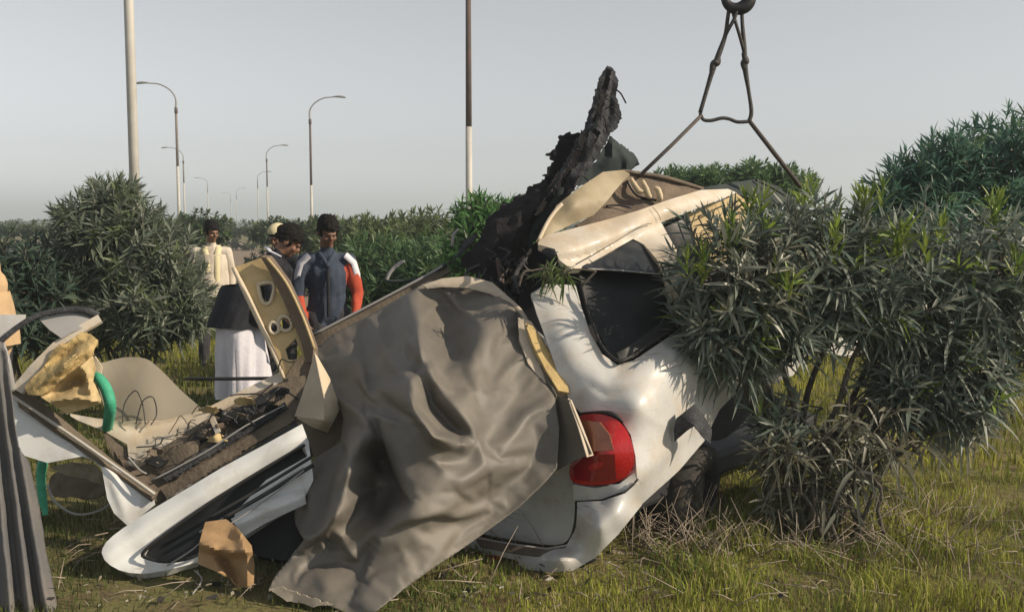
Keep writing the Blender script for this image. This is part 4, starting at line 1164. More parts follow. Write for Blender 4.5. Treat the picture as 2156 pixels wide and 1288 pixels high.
bk = empty('perforated_bracket', P(600, 794, 5.3), 'beige perforated metal pillar bracket standing upright from the wreck', 'bracket')
bkp = [(494, 562, 5.42), (524, 552, 5.42), (556, 540, 5.42), (590, 590, 5.38), (626, 665, 5.33), (652, 735, 5.28), (646, 762, 5.26), (628, 750, 5.27), (612, 772, 5.26), (598, 795, 5.25), (590, 790, 5.26), (578, 745, 5.29), (546, 662, 5.35)]
holes = []
for cx, cy, rx, ry, rot in ((559, 617, 13, 20, -.1), (600, 681, 11, 13, -.4), (577, 690, 8, 10, -.2)):
    holes.append([(cx + rx * math.cos(a) * math.cos(rot) - ry * math.sin(a) * math.sin(rot), cy + rx * math.cos(a) * math.sin(rot) + ry * math.sin(a) * math.cos(rot), 5.42 - (cy - 562) * .00072) for a in np.linspace(0, 2 * math.pi, 10, endpoint=False)])
holes[0] = [(x_, y_, 5.42 - (y_ - 562) * .00072) for x_, y_ in ((547, 602), (558, 599), (571, 599), (574, 607), (571, 622), (566, 634), (557, 635), (551, 624))]
holes.append([(600, 735, 5.29), (622, 712, 5.30), (636, 745, 5.28), (620, 758, 5.27), (606, 756, 5.28)])
pl = sheet('plate', bkp, MT['beige'], bk, step=3.5, thick=0.012, curve=False, holes=holes)
for h in holes[:3]:
    c = np.mean(np.array(h)[:, :2], 0)
    q = [P(c[0] + (a[0] - c[0]) * 1.28, c[1] + (a[1] - c[1]) * 1.22, a[2] - .012) for a in h]
    tube('hole_rim', q + [q[0]], .010, MT['beige_light'], pl, n=7, k=3)
tube('rolled_edge', [P(491, 563, 5.40), P(520, 622, 5.36), P(552, 690, 5.32), P(582, 756, 5.26), P(598, 796, 5.23)], [.012, .016, .015, .012, .008], MT['beige_light'], bk, n=8)
sheet('flange', [(548, 540, 5.36), (562, 543, 5.34), (600, 592, 5.30), (636, 668, 5.26), (660, 732, 5.22), (657, 762, 5.2), (644, 764, 5.22), (634, 720, 5.26), (600, 640, 5.31), (566, 570, 5.36)], MT['headliner'], bk, step=4, thick=0.04, curve=False)
tube('flange_edge', [P(562, 543, 5.31), P(602, 594, 5.27), P(638, 668, 5.23), P(662, 734, 5.19)], .007, MT['beige'], bk, n=6)

tag(sheet('cardboard_piece', [(432, 1098, 4.36), (476, 1092, 4.38), (500, 1110, 4.36), (530, 1148, 4.34), (536, 1190, 4.30), (534, 1236, 4.24), (500, 1236, 4.22), (486, 1215, 4.24), (450, 1200, 4.26), (416, 1186, 4.30), (420, 1140, 4.34)], MT['cardboard'], None, step=5, thick=0.006, curve=False,
          ridges=[([(424, 1145), (470, 1160), (534, 1160)], .09, 14, 26, 3, .3), ([(462, 1165), (480, 1195), (505, 1236)], -.08, 14, 18, 3, .3), ([(505, 1120), (522, 1180), (518, 1236)], .06, 18, 12, 3, .3)]), 'crumpled brown cardboard piece in front of the white door frame', 'cardboard')
tag(sheet('cardboard_piece', [(462, 1250, 4.36), (490, 1246, 4.34), (500, 1275, 4.24), (494, 1296, 4.16), (470, 1296, 4.18), (466, 1270, 4.28)], MT['cardboard'], None, step=4, thick=0.006, curve=False, rough=.008), 'small scrap of brown cardboard at the bottom edge of the picture', 'cardboard')
tag(sheet('grey_cloth', [(-70, 690, 4.62), (-20, 705, 4.62), (8, 722, 4.60), (18, 770, 4.56), (26, 850, 4.52), (38, 940, 4.48), (62, 972, 4.44), (80, 1050, 4.38), (102, 1180, 4.24), (128, 1310, 4.06), (-70, 1330, 4.06), (-75, 1000, 4.4)], MT['cloth_grey'], None, step=4, thick=0.005, curve=False, rough=.006, crisp=False,
          ridges=[([(-8, 720), (22, 960), (66, 1310)], .12, 14, 20, 2, .3), ([(12, 740), (50, 1000), (104, 1310)], .11, 14, 18, 2, .3), ([(-30, 720), (-10, 960), (24, 1310)], .12, 14, 16, 2, .3), ([(4, 740), (38, 990), (86, 1310)], -.05, 9, 9, 2, .3)]), 'pleated grey cloth hanging down at the left edge of the wreck', 'cloth')
tag(tube('wooden_stick', [P(1284, 1166, 4.80), P(1340, 1176, 4.76), P(1400, 1186, 4.70), P(1448, 1196, 4.66)], [.026, .028, .026, .018], MT['wood'], n=9), 'pale broken wooden stick lying on the grass beside the bumper', 'stick')
for a in ([(1330, 1128, 4.95), (1380, 1122, 4.9), (1430, 1150, 4.8), (1470, 1178, 4.7)], [(1310, 1140, 4.9), (1360, 1150, 4.85), (1440, 1172, 4.72)]):
    tag(tube('dead_twig', [P(*q) for q in a], [.006, .006, .005, .003][:len(a)], MT['wood'], n=6), 'bare curving twig beside the stick, the %s one' % ('upper' if a[0][0] == 1330 else 'lower'), 'twig')
# ------------------------------------------------------------------ people
def ring_loft(bm, rings):
    """rings: list of (centre, ux, uy) half-axis vectors"""
    n = 14
    prev = None
    for c, ux, uy in rings:
        cur = [bm.verts.new(Vector(c) + Vector(ux) * math.cos(2 * math.pi * j / n) + Vector(uy) * math.sin(2 * math.pi * j / n)) for j in range(n)]
        if prev:
            for j in range(n):
                bm.faces.new((prev[j], prev[(j + 1) % n], cur[(j + 1) % n], cur[j]))
        else:
            bm.faces.new(cur[::-1])
        prev = cur
    bm.faces.new(prev)


def capsule(bm, a, b, ra, rb, side=Vector((1, 0, 0)), sx=1.0):
    a, b = Vector(a), Vector(b)
    t = (b - a).normalized()
    u = (side - t * side.dot(t))
    if u.length < 1e-3:
        u = Vector((0, 1, 0)) - t * t.y
    u.normalize()
    w = t.cross(u)
    R_ = []
    for k_ in range(4):
        s = -math.cos(k_ / 4 * math.pi / 2)
        r = ra * math.sqrt(max(1 - s * s, 0.02))
        R_.append((a + t * ra * s, u * r * sx, w * r))
    for f_ in (0, .33, .66, 1):
        r = ra + (rb - ra) * f_
        R_.append((a + (b - a) * f_, u * r * sx, w * r))
    for k_ in range(1, 5):
        s = math.sin(k_ / 4 * math.pi / 2 * .97)
        r = rb * math.sqrt(max(1 - s * s, 0.02))
        R_.append((b + t * rb * s, u * r * sx, w * r))
    ring_loft(bm, R_)


def seg_dist(p, a, b):
    ab = b - a
    t = np.clip(((p - a) @ ab) / (ab @ ab + 1e-9), 0, 1)
    return np.linalg.norm(p - a - t[:, None] * ab, axis=1)


def person(loc, rot, label, J=None, clothes=None, mats=None, head_dir=(0, 1, -0.15), scale=1.0, loose=0.0, voxel=0.009):
    """one continuous body in a pose; joints are local (x to the left arm when seen from the front, y where it faces)"""
    D = dict(pelvis=(0, 0, .95), waist=(0, 0, 1.10), chest=(0, .01, 1.28), neck=(0, 0, 1.44), head=(0, .025, 1.575))
    for s, n in ((-1, 'L'), (1, 'R')):
        D['sh' + n] = (s * .175, 0, 1.39)
        D['el' + n] = (s * .225, -.02, 1.11)
        D['wr' + n] = (s * .23, .07, .87)
        D['hip' + n] = (s * .095, 0, .92)
        D['kn' + n] = (s * .11, .02, .50)
        D['an' + n] = (s * .115, -.01, .085)
    D.update(J or {})
    D = {k_: Vector(v_) for k_, v_ in D.items()}
    bm = bmesh.new()
    segs = []

    def seg(a, b, ra, rb, tg, side=Vector((1, 0, 0)), sx=1.0):
        a, b = Vector(a), Vector(b)
        capsule(bm, a, b, ra, rb, side, sx)
        segs.append((np.array(a), np.array(b), (ra + rb) / 2 * (1 + (sx - 1) * .4), tg))
    lo = loose
    shv = (D['shR'] - D['shL']).normalized()
    seg(D['pelvis'], D['waist'], .105 + lo * .4, .10 + lo * .4, 'top', shv, 1.45)
    seg(D['waist'], D['chest'], .10 + lo * .4, .118 + lo * .3, 'top', shv, 1.40)
    seg(D['chest'], D['neck'].lerp(D['chest'], .3), .118, .085, 'top', shv, 1.5)
    seg(D['shL'], D['shR'], .062, .062, 'yoke', Vector((0, 0, 1)))
    seg(D['neck'], D['head'], .056, .054, 'skin')
    for n in 'LR':
        seg(D['sh' + n], D['el' + n], .060 + lo * .15, .050 + lo * .15, 'sleeve' + n)
        seg(D['el' + n], D['wr' + n], .046 + lo * .1, .034 + lo * .1, 'cuff' + n)
        seg(D['hip' + n], D['kn' + n], .090 + lo, .066 + lo, 'leg', Vector((1, 0, 0)), 1.05)
        seg(D['kn' + n], D['an' + n], .062 + lo, .048 + lo * .8, 'leg')
        a = D['an' + n]
        seg(a + Vector((0, -.035, -.03)), a + Vector((0.01 * (1 if n == 'R' else -1), .15, -.05)), .036, .028, 'shoe')
        # hand: palm, four fingers of different length, thumb
        w_ = D['wr' + n]
        t = (w_ - D['el' + n]).normalized()
        s = 1 if n == 'R' else -1
        u = Vector((0, 1, 0)) - t * t.y
        u = u.normalized() if u.length > .1 else Vector((1, 0, 0))
        v_ = t.cross(u) * s
        pm = w_ + t * .085
        seg(w_ + t * .02, pm, .028, .032, 'hand', u, 1.25)
        for i, (off, ln_) in enumerate(((.030, .072), (.011, .082), (-.010, .076), (-.029, .060))):
            b0 = pm + u * off + t * .008
            b1 = b0 + t * ln_ * .5 - v_ * .008
            seg(b0, b1, .0105, .0095, 'hand')
            seg(b1, b1 + t * ln_ * .42 - v_ * .024, .0095, .0075, 'hand')
        b0 = w_ + t * .04 + u * .028
        b1 = b0 + (u * .7 + t * .7) * .042
        seg(b0, b1, .013, .011, 'hand')
        seg(b1, b1 + (u * .2 + t) .normalized() * .032 - v_ * .008, .011, .008, 'hand')
    # head: skull, jaw, nose, brow, ears
    hd = Vector(head_dir).normalized()
    hx = hd.cross(Vector((0, 0, 1))).normalized()
    hz = hx.cross(hd).normalized()
    hc = D['head'] + hz * .055
    HM = Matrix((hx, hd, hz)).transposed()

    def hp_(x, y, z):
        return hc + HM @ Vector((x, y, z))

    def blob(c, r, tg='skin'):
        R_ = []
        for k_ in range(1, 10):
            a = math.pi * k_ / 10
            R_.append((hp_(c[0], c[1], c[2] - r[2] * math.cos(a)), HM @ Vector((r[0] * math.sin(a), 0, 0)), HM @ Vector((0, r[1] * math.sin(a), 0))))
        ring_loft(bm, R_)
        segs.append((np.array(hp_(*c)), np.array(hp_(*c) + Vector((0, 0, .001))), max(r), tg))
    blob((0, -.008, .028), (.076, .094, .092))
    blob((0, .022, -.045), (.056, .070, .068))
    blob((0, .060, -.088), (.026, .026, .020))
    blob((0, .098, -.022), (.013, .018, .024))
    blob((0, .084, .016), (.050, .014, .010))
    blob((0, .082, -.062), (.025, .014, .010))
    for s in (-1, 1):
        blob((s * .077, -.008, -.012), (.010, .020, .032))
        blob((s * .036, .066, -.030), (.026, .022, .022))
    me = bpy.data.meshes.new('body_raw')
    bm.to_mesh(me)
    bm.free()
    tmp = bpy.data.objects.new('body_raw', me)
    COL.objects.link(tmp)
    rm = tmp.modifiers.new('r', 'REMESH')
    rm.mode = 'VOXEL'
    rm.voxel_size = voxel
    sm = tmp.modifiers.new('s', 'SMOOTH')
    sm.iterations = 3
    sm.factor = .5
    dg = bpy.context.evaluated_depsgraph_get()
    body = bpy.data.meshes.new_from_object(tmp.evaluated_get(dg))
    bpy.data.objects.remove(tmp)
    cl = dict(top='navy', yoke='navy', sleeveL='navy', sleeveR='navy', cuffL='navy', cuffR='navy', leg='trouser', shoe='trouser', skin='skin', hand='skin')
    cl.update(clothes or {})
    names = sorted(set(cl.values()))
    body.materials.clear()
    for n in names:
        body.materials.append(MT[n])
    nf = len(body.polygons)
    cen = np.zeros(nf * 3)
    body.polygons.foreach_get('center', cen)
    cen = cen.reshape(-1, 3)
    dist = np.stack([seg_dist(cen, a, b) - r for a, b, r, tg in segs], 1)
    # neckline: the neck segment claims only what is above the collar
    best = dist.argmin(1)
    mi = np.array([names.index(cl[segs[i][3]]) for i in range(len(segs))])[best]
    body.polygons.foreach_set('material_index', mi.astype(np.int32))
    body.polygons.foreach_set('use_smooth', np.ones(nf, bool))
    # cloth wrinkles on the garment faces
    nv = len(body.vertices)
    co = np.zeros(nv * 3)
    body.vertices.foreach_get('co', co)
    co = co.reshape(-1, 3)
    no = np.zeros(nv * 3)
    body.vertices.foreach_get('normal', no)
    no = no.reshape(-1, 3)
    vd = np.stack([seg_dist(co, a, b) - r for a, b, r, tg in segs], 1).argmin(1)
    soft = np.array([segs[i][3] not in ('skin', 'hand', 'shoe') for i in range(len(segs))])[vd]
    for i in np.where(soft)[0]:
        q = Vector(co[i])
        w_ = mnoise.noise(Vector((q.x * 9, q.y * 9, q.z * 5))) * .010 + mnoise.noise(Vector((q.x * 22, q.y * 22, q.z * 12 + 4))) * .006
        co[i] += no[i] * w_
    body.vertices.foreach_set('co', co.ravel())
    body.update()
    body.name = 'person'
    o = bpy.data.objects.new('person', body)
    COL.objects.link(o)
    o.location = loc
    o.rotation_euler = (0, 0, rot)
    o.scale = (scale,) * 3
    tag(o, label, 'person')

    def child(name, mesh_verts, faces, m):
        me_ = bpy.data.meshes.new(name)
        me_.from_pydata([tuple(v_) for v_ in mesh_verts], [], faces)
        me_.polygons.foreach_set('use_smooth', np.ones(len(me_.polygons), bool))
        me_.materials.append(MT[m])
        c_ = bpy.data.objects.new(name, me_)
        COL.objects.link(c_)
        c_.parent = o
        return c_
    # hair: tousled cap leaving the face and ears free
    V, Fc = [], []
    nu, nv_ = 44, 24
    for i in range(nv_ + 1):
        th = math.pi * .72 * i / nv_
        for j in range(nu):
            ph = 2 * math.pi * j / nu
            x, y, z = math.sin(th) * math.sin(ph), math.sin(th) * math.cos(ph), math.cos(th)
            front = max(0.0, y)
            lim = .10 if front > .45 else -.62
            zz = max(z, lim + .12 * mnoise.noise(Vector((x * 6, y * 6, 1))))
            k_ = 1.03 + .16 * mnoise.noise(Vector((x * 4.5, y * 4.5, z * 4.5))) + .12 * mnoise.noise(Vector((x * 11, y * 11, z * 11)))
            V.append(hp_(x * .084 * k_, -.010 + y * .104 * k_, .034 + zz * .108 * k_))
    for i in range(nv_):
        for j in range(nu):
            Fc.append((i * nu + j, i * nu + (j + 1) % nu, (i + 1) * nu + (j + 1) % nu, (i + 1) * nu + j))
    child('hair', V, Fc, 'hair')
    for s in (-1, 1):
        V, Fc = [], []
        for i in range(1, 6):
            a = math.pi * i / 6
            for j in range(8):
                b = 2 * math.pi * j / 8
                V.append(hp_(s * .031 + .011 * math.sin(a) * math.cos(b), .083 + .007 * math.sin(a) * math.sin(b), -.002 - .006 * math.cos(a)))
        for i in range(4):
            for j in range(8):
                Fc.append((i * 8 + j, i * 8 + (j + 1) % 8, (i + 1) * 8 + (j + 1) % 8, (i + 1) * 8 + j))
        child('eye', V, Fc, 'eye')
    return o, child, hp_, D


def skirt(z0, z1, r0, r1, ry=0.8, folds=9, amp=.05, cx0=(0, 0), cx1=(0, 0), seed=0):
    V, Fc = [], []
    nu, nz = 72, 18
    for i in range(nz + 1):
        t = i / nz
        for j in range(nu):
            a = 2 * math.pi * j / nu
            w = 1 + amp * (0.2 + t) * (math.sin(folds * a + seed) + .6 * math.sin(2.3 * folds * a + 3 * t + seed)) + .05 * mnoise.noise(Vector((math.cos(a) * 2, math.sin(a) * 2, t * 3 + seed)))
            r = (r0 + (r1 - r0) * t ** .8) * w
            V.append((cx0[0] + (cx1[0] - cx0[0]) * t + r * math.cos(a), cx0[1] + (cx1[1] - cx0[1]) * t + r * ry * math.sin(a), z0 + (z1 - z0) * t))
    for i in range(nz):
        for j in range(nu):
            Fc.append((i * nu + j, (i + 1) * nu + j, (i + 1) * nu + (j + 1) % nu, i * nu + (j + 1) % nu))
    return V, Fc


def band(child, name, pts, w, m, nrm):
    """a flat strip of cloth along points, width w, raised along nrm"""
    V, Fc = [], []
    P_ = [Vector(p) for p in pts]
    for i, p in enumerate(P_):
        t = (P_[min(i + 1, len(P_) - 1)] - P_[max(i - 1, 0)]).normalized()
        n = Vector(nrm[i] if isinstance(nrm[0], (tuple, list)) else nrm).normalized()
        s = t.cross(n).normalized()
        for k_ in (-1, 1):
            V.append(p + s * w / 2 * k_ + n * .004)
        for k_ in (-1, 1):
            V.append(p + s * w / 2 * k_ - n * .008)
    for i in range(len(P_) - 1):
        a = 4 * i
        Fc += [(a, a + 1, a + 5, a + 4), (a + 2, a + 6, a + 7, a + 3), (a, a + 4, a + 6, a + 2), (a + 1, a + 3, a + 7, a + 5)]
    return child(name, V, Fc, m)


def gx(px, Y):
    return (px - 1078) / F * Y


# man in dark vest with red sleeves, looking down at the wreck
o, child, hp_, D = person((gx(688, 7.9), 7.9, -.02), math.pi * 1.08, 'young man with dark navy vest and red-orange sleeves looking down, standing behind the grey sheet',
                          dict(elR=(.24, .02, 1.12), wrR=(.20, .13, .90), elL=(-.245, .02, 1.12), wrL=(-.215, .16, .92)),
                          dict(sleeveL='orange', sleeveR='navy', cuffL='orange', cuffR='orange', yoke='navy'), head_dir=(-.28, .9, -.42), scale=.975, loose=.02)
for s in (-1, 1):
    band(child, 'sleeve_stripe', [(s * .145, .075, 1.435), (s * .215, .062, 1.37), (s * .24, .058, 1.28), (s * .245, .05, 1.20)], .055, 'white_cloth', (s * .35, 1, .25))
    band(child, 'collar', [(s * .062, -.03, 1.47), (s * .066, .05, 1.455), (s * .03, .108, 1.40), (0, .135, 1.345)], .035, 'navy', (s * .4, 1, .5))
band(child, 'placket', [(0, .142, 1.33), (0, .152, 1.22), (0, .148, 1.08), (0, .145, .93)], .03, 'navy_dark', (0, 1, 0))
# man bending forward in dark shirt and white lungi
o, child, hp_, D = person((gx(498, 7.5), 7.5, 0), -math.pi / 2 + .15, 'man in a dark shirt and white lungi bending forward behind the beige bracket',
                          dict(waist=(0, .07, 1.09), chest=(0, .19, 1.24), neck=(0, .30, 1.37), head=(0, .36, 1.45),
                               shL=(-.175, .25, 1.32), shR=(.175, .25, 1.32), elL=(-.22, .31, 1.04), elR=(.23, .30, 1.04), wrL=(-.18, .44, .84), wrR=(.16, .46, .86), hipL=(-.095, 0, .93), hipR=(.095, 0, .93)),
                          dict(top='navy_dark', yoke='navy_dark', sleeveL='navy_dark', sleeveR='navy_dark', cuffL='skin', cuffR='skin', leg='white_cloth', shoe='trouser'), head_dir=(0, .8, -.55), scale=1.0, loose=.02)
V, Fc = skirt(.965, .30, .18, .215, .86, 4, .17, (0, .02), (0, .03), 1.3)
child('lungi', V, Fc, 'white_cloth')
V, Fc = skirt(1.16, .85, .185, .230, 1.02, 5, .05, (0, .082), (0, .01), 2.1)
child('shirt_tail', V, Fc, 'navy_dark')
band(child, 'collar', [(-.07, .26, 1.42), (0, .23, 1.45), (.07, .26, 1.42), (.06, .34, 1.38)], .04, 'white_cloth', (0, .2, 1))
# onlooker behind them with a pale cap
o, child, hp_, D = person((gx(590, 9.6), 9.6, 0), math.pi * .95, 'onlooker with a pale yellow cap half hidden behind the bending man',
                          None, dict(top='navy_dark', yoke='navy_dark', sleeveL='navy_dark', sleeveR='navy_dark', cuffL='navy_dark', cuffR='navy_dark'), head_dir=(.2, .9, -.3), scale=.915)
V, Fc = [], []
for i in range(7):
    th = math.pi / 2 * i / 6
    for j in range(20):
        a = 2 * math.pi * j / 20
        V.append(hp_(.094 * math.sin(th) * math.cos(a), -.008 + .112 * math.sin(th) * math.sin(a), .07 + .085 * math.cos(th)))
for i in range(6):
    for j in range(20):
        Fc.append((i * 20 + j, (i + 1) * 20 + j, (i + 1) * 20 + (j + 1) % 20, i * 20 + (j + 1) % 20))
child('cap', V, Fc, 'yellow_cloth')
# man further back in cream shirt with yellow scarf
o, child, hp_, D = person((gx(446, 11.3), 11.3, -.03), math.pi * 1.1, 'man in a cream shirt with a yellow scarf standing farther back by the bush',
                          None, dict(top='cream_cloth', yoke='cream_cloth', sleeveL='cream_cloth', sleeveR='cream_cloth', cuffL='cream_cloth', cuffR='cream_cloth', leg='trouser'), head_dir=(-.4, .8, -.2), scale=.955, loose=.02)
for s in (-1, 1):
    band(child, 'scarf', [(s * .07, -.05, 1.47), (s * .085, .06, 1.44), (s * .06, .13, 1.34), (s * .055, .15, 1.18), (s * .05, .15, 1.02)], .07, 'yellow_cloth', (s * .2, 1, .3))
V, Fc = skirt(1.36, .86, .165, .215, .78, 5, .05, (0, .01), (0, .01), .9)
child('loose_shirt', V, Fc, 'cream_cloth')
# person at the left edge
o, child, hp_, D = person((gx(-34, 5.6), 5.6, 0), math.pi * .62, 'person in a tan shirt standing at the left edge beyond the white panel',
                          dict(elL=(-.26, -.04, 1.12), elR=(.30, -.02, 1.12), wrR=(.24, .16, 1.0)), dict(top='tan_cloth', yoke='tan_cloth', sleeveL='tan_cloth', sleeveR='tan_cloth', cuffL='tan_cloth', cuffR='tan_cloth', leg='trouser'), head_dir=(0, .9, -.3), scale=1.0, loose=.03)
V, Fc = skirt(1.25, .95, .17, .235, .75, 6, .04, (0, 0), (0, 0), .4)
child('shirt_tail', V, Fc, 'tan_cloth')
# ------------------------------------------------------------------ plants
def leaf_mesh(n, o, a, nrm, L_, W_, droop, fold=0.25, seg=4):
    """n leaves as arrays -> verts, faces; o base, a axis, nrm facing"""
    s = np.cross(a, nrm)
    s /= np.linalg.norm(s, axis=1)[:, None] + 1e-9
    nn = np.cross(s, a)
    t = np.array([0, .18, .45, .75, 1.0]) if seg == 4 else np.array([0, .45, 1.0])
    w = np.array([.18, .75, 1.0, .62, .02]) if seg == 4 else np.array([.3, 1.0, .03])
    m = len(t)
    V = np.zeros((n, m, 3, 3))
    for i in range(m):
        c = o + a * (L_ * t[i])[:, None] - np.array([0, 0, 1.0]) * (droop * L_ * t[i] ** 2)[:, None]
        V[:, i, 0] = c + s * (W_ * w[i])[:, None] + nn * (W_ * w[i] * fold)[:, None]
        V[:, i, 1] = c
        V[:, i, 2] = c - s * (W_ * w[i])[:, None] + nn * (W_ * w[i] * fold)[:, None]
    Fq = []
    for i in range(m - 1):
        for k_ in (0, 1):
            Fq.append((i * 3 + k_, i * 3 + k_ + 1, (i + 1) * 3 + k_ + 1, (i + 1) * 3 + k_))
    Fq = np.array(Fq)
    Fc = (Fq[None] + (np.arange(n) * m * 3)[:, None, None]).reshape(-1, 4)
    return V.reshape(-1, 3), Fc, m * 3


def unit(v):
    return v / (np.linalg.norm(v, axis=-1, keepdims=True) + 1e-9)


def whorls(tips, dirs, rng, nodes, per, spacing, L_, W_, th0, th1, droop):
    """leaves in whorls along the end of each twig"""
    O, A, Nn, Ll, Ww, Dd, K = [], [], [], [], [], [], []
    nT = len(tips)
    ref = unit(rng.normal(size=(nT, 3)))
    u = unit(np.cross(dirs, ref))
    v = np.cross(dirs, u)
    for k_ in range(nodes):
        f = k_ / max(nodes - 1, 1)
        for j in range(per):
            ang = 2 * math.pi * j / per + k_ * math.pi / per + rng.normal(0, .3, nT)
            rad = u * np.cos(ang)[:, None] + v * np.sin(ang)[:, None]
            th = np.radians(th0 + (th1 - th0) * f + rng.normal(0, 9, nT))
            a = unit(dirs * np.cos(th)[:, None] + rad * np.sin(th)[:, None])
            O.append(tips - dirs * (spacing * k_ + rng.uniform(0, spacing * .6, nT))[:, None])
            A.append(a)
            Nn.append(unit(dirs * np.sin(th)[:, None] - rad * np.cos(th)[:, None] + rng.normal(0, .25, (nT, 3))))
            sc = (.62 + .38 * min(1, f * 1.6)) * rng.uniform(.72, 1.2, nT)
            Ll.append(L_ * sc)
            Ww.append(W_ * sc * rng.uniform(.8, 1.2, nT))
            Dd.append(droop * (0.2 + f) * rng.uniform(.4, 1.5, nT))
            K.append(np.full(nT, f))
    return [np.concatenate(q) for q in (O, A, Nn, Ll, Ww, Dd, K)]


def crown_tips(ells, n, rng, shell=.55, up=.7, outward=.9):
    """twig tips in a set of ellipsoids [(centre, rx, ry, rz, weight)]"""
    w = np.array([e[4] for e in ells])
    w = w / w.sum()
    pick = rng.choice(len(ells), n, p=w)
    c = np.array([e[0] for e in ells])[pick]
    r = np.array([[e[1], e[2], e[3]] for e in ells])[pick]
    d = unit(rng.normal(size=(n, 3)))
    rad = shell + (1 - shell) * rng.uniform(0, 1, (n, 1)) ** .7
    p = c + d * rad * r
    dirs = unit(d * outward + np.array([0, 0, up]) + rng.normal(0, .35, (n, 3)))
    return p, dirs


def shrub(label, base, ells, n_twigs, rng, L_=.14, W_=.011, c_lo=(0.046, 0.072, 0.039), c_hi=(0.111, 0.137, 0.072), c_tip=(.12, .17, .06), tip_frac=.15,
          nodes=6, per=3, spacing=.035, stems=6, seg=4, group='oleander shrubs in the median', th=(28, 82), droop=.25, name='oleander_shrub', up=.7, singles=0, dust=0.0, floor=0.03, stem_r=.016, outward=.9):
    base = Vector(base)
    r = empty(name, base, label, 'shrub', group)
    tips, dirs = crown_tips(ells, n_twigs, rng, up=up, outward=outward)
    k_ = tips[:, 2] > floor
    tips, dirs = tips[k_], dirs[k_]
    O, A, Nn, Ll, Ww, Dd, K = whorls(tips, dirs, rng, nodes, per, spacing, L_, W_, th[0], th[1], droop)
    n = len(O)
    t = rng.uniform(0, 1, (n, 1))
    col = np.array(c_lo) * (1 - t) + np.array(c_hi) * t
    if dust:
        d_ = (rng.random((n, 1)) ** 1.6) * dust
        col = col * (1 - d_) + np.array((.33, .335, .29)) * d_
    tw = np.tile(rng.random(len(tips)) < tip_frac, nodes * per)
    young = tw & (K < .45)
    col[young] = np.array(c_tip) * rng.uniform(.7, 1.25, (young.sum(), 1))
    sel = np.ones(n, bool)
    if singles:
        # the leaves nearest to the camera are parts of their own
        q = O[:, 1] + rng.uniform(0, .12, n) + (O[:, 2] < .3) * .4
        inf = np.abs(O[:, 0] / O[:, 1]) < .50
        q[~inf] = 99
        order = np.argsort(q)[:singles]
        sel[order] = False
        meshes = {}
        for i in order:
            yg = bool(young[i])
            key = (yg, int(rng.integers(0, 6)))
            if key not in meshes:
                V, Fc, _ = leaf_mesh(1, np.zeros((1, 3)), np.array([[1.0, 0, 0]]), np.array([[0, 0, 1.0]]), np.ones(1), np.ones(1) * (.065 + .008 * key[1] / 3), np.zeros(1))
                V[:, 2] -= V[:, 0] ** 2 * (.04 + .05 * key[1])
                me = bpy.data.meshes.new('leaf')
                me.from_pydata(V.tolist(), [], Fc.tolist())
                me.polygons.foreach_set('use_smooth', np.ones(len(me.polygons), bool))
                me.materials.append(MT['leaf_new'] if yg else MT['leaf_single'])
                meshes[key] = me
            a_, n_ = Vector(A[i]), Vector(Nn[i])
            y_ = n_.cross(a_).normalized()
            z_ = a_.cross(y_)
            ob = bpy.data.objects.new('leaf', meshes[key])
            COL.objects.link(ob)
            ob.parent = r
            M4 = Matrix((a_, y_, z_)).transposed().to_4x4()
            M4.translation = Vector(O[i]) - base
            s_ = Ll[i]
            ob.matrix_local = M4 @ Matrix.Scale(s_, 4)
    V, Fc, m = leaf_mesh(sel.sum(), O[sel], A[sel], Nn[sel], Ll[sel], Ww[sel], Dd[sel], seg=seg)
    V[:, 2] = np.maximum(V[:, 2], .01)
    tag(mk('foliage', V, Fc, MT['leaf'], r, cols=np.repeat(col[sel], m, 0)), kind='stuff')
    # stems rising from the base and dividing, twigs joining them to the leaf whorls
    ec = [e for e in ells]
    ends = []
    for i in range(stems):
        e = ec[i % len(ec)]
        p = Vector(e[0]) + Vector((rng.uniform(-.5, .5) * e[1], rng.uniform(-.4, .4) * e[2], rng.uniform(-.35, .25) * e[3]))
        b = base + Vector((rng.uniform(-.22, .22), rng.uniform(-.15, .15), 0))
        mid = b.lerp(p, .5) + Vector((rng.normal(0, .06), rng.normal(0, .06), .05))
        tube('stem', [b, b.lerp(mid, .5) + Vector((rng.normal(0, .025), 0, .03)), mid, mid.lerp(p, .5) + Vector((rng.normal(0, .03), 0, .02)), p], [stem_r * 1.15, stem_r, stem_r * .9, stem_r * .7, stem_r * .4], MT['bark'], r, n=7, k=3)
        ends += [np.array(mid), np.array(mid.lerp(p, .5)), np.array(p)]
    ends = np.array(ends)
    V, Fc = [], []
    step_ = max(1, len(tips) // 260)
    for i in range(0, len(tips), step_):
        q = tips[i] - dirs[i] * spacing * nodes
        e = ends[np.linalg.norm(ends - q, axis=1).argmin()]
        e = q + (e - q) * min(1.0, .6 / (np.linalg.norm(e - q) + 1e-6))
        vv, ff = tube_vf([e, (e + q) / 2 + rng.normal(0, .02, 3), q, tips[i]], [.007, .006, .005, .003], 4, 1, False, len(V))
        V += vv
        Fc += ff
    tag(mk('twigs', V, Fc, MT['bark'], r), kind='stuff')
    return r


def E(px, py, Y, rx, ry, rz, w=1.0):
    return (tuple(P(px, py, Y)), rx, ry, rz, w)


def gp(px, Y):
    return ((px - 1078) / F * Y, Y, 0)


r1 = np.random.default_rng(3)
OLD = dict(c_lo=(.062, .100, .082), c_hi=(.165, .225, .185), c_tip=(.20, .29, .05))
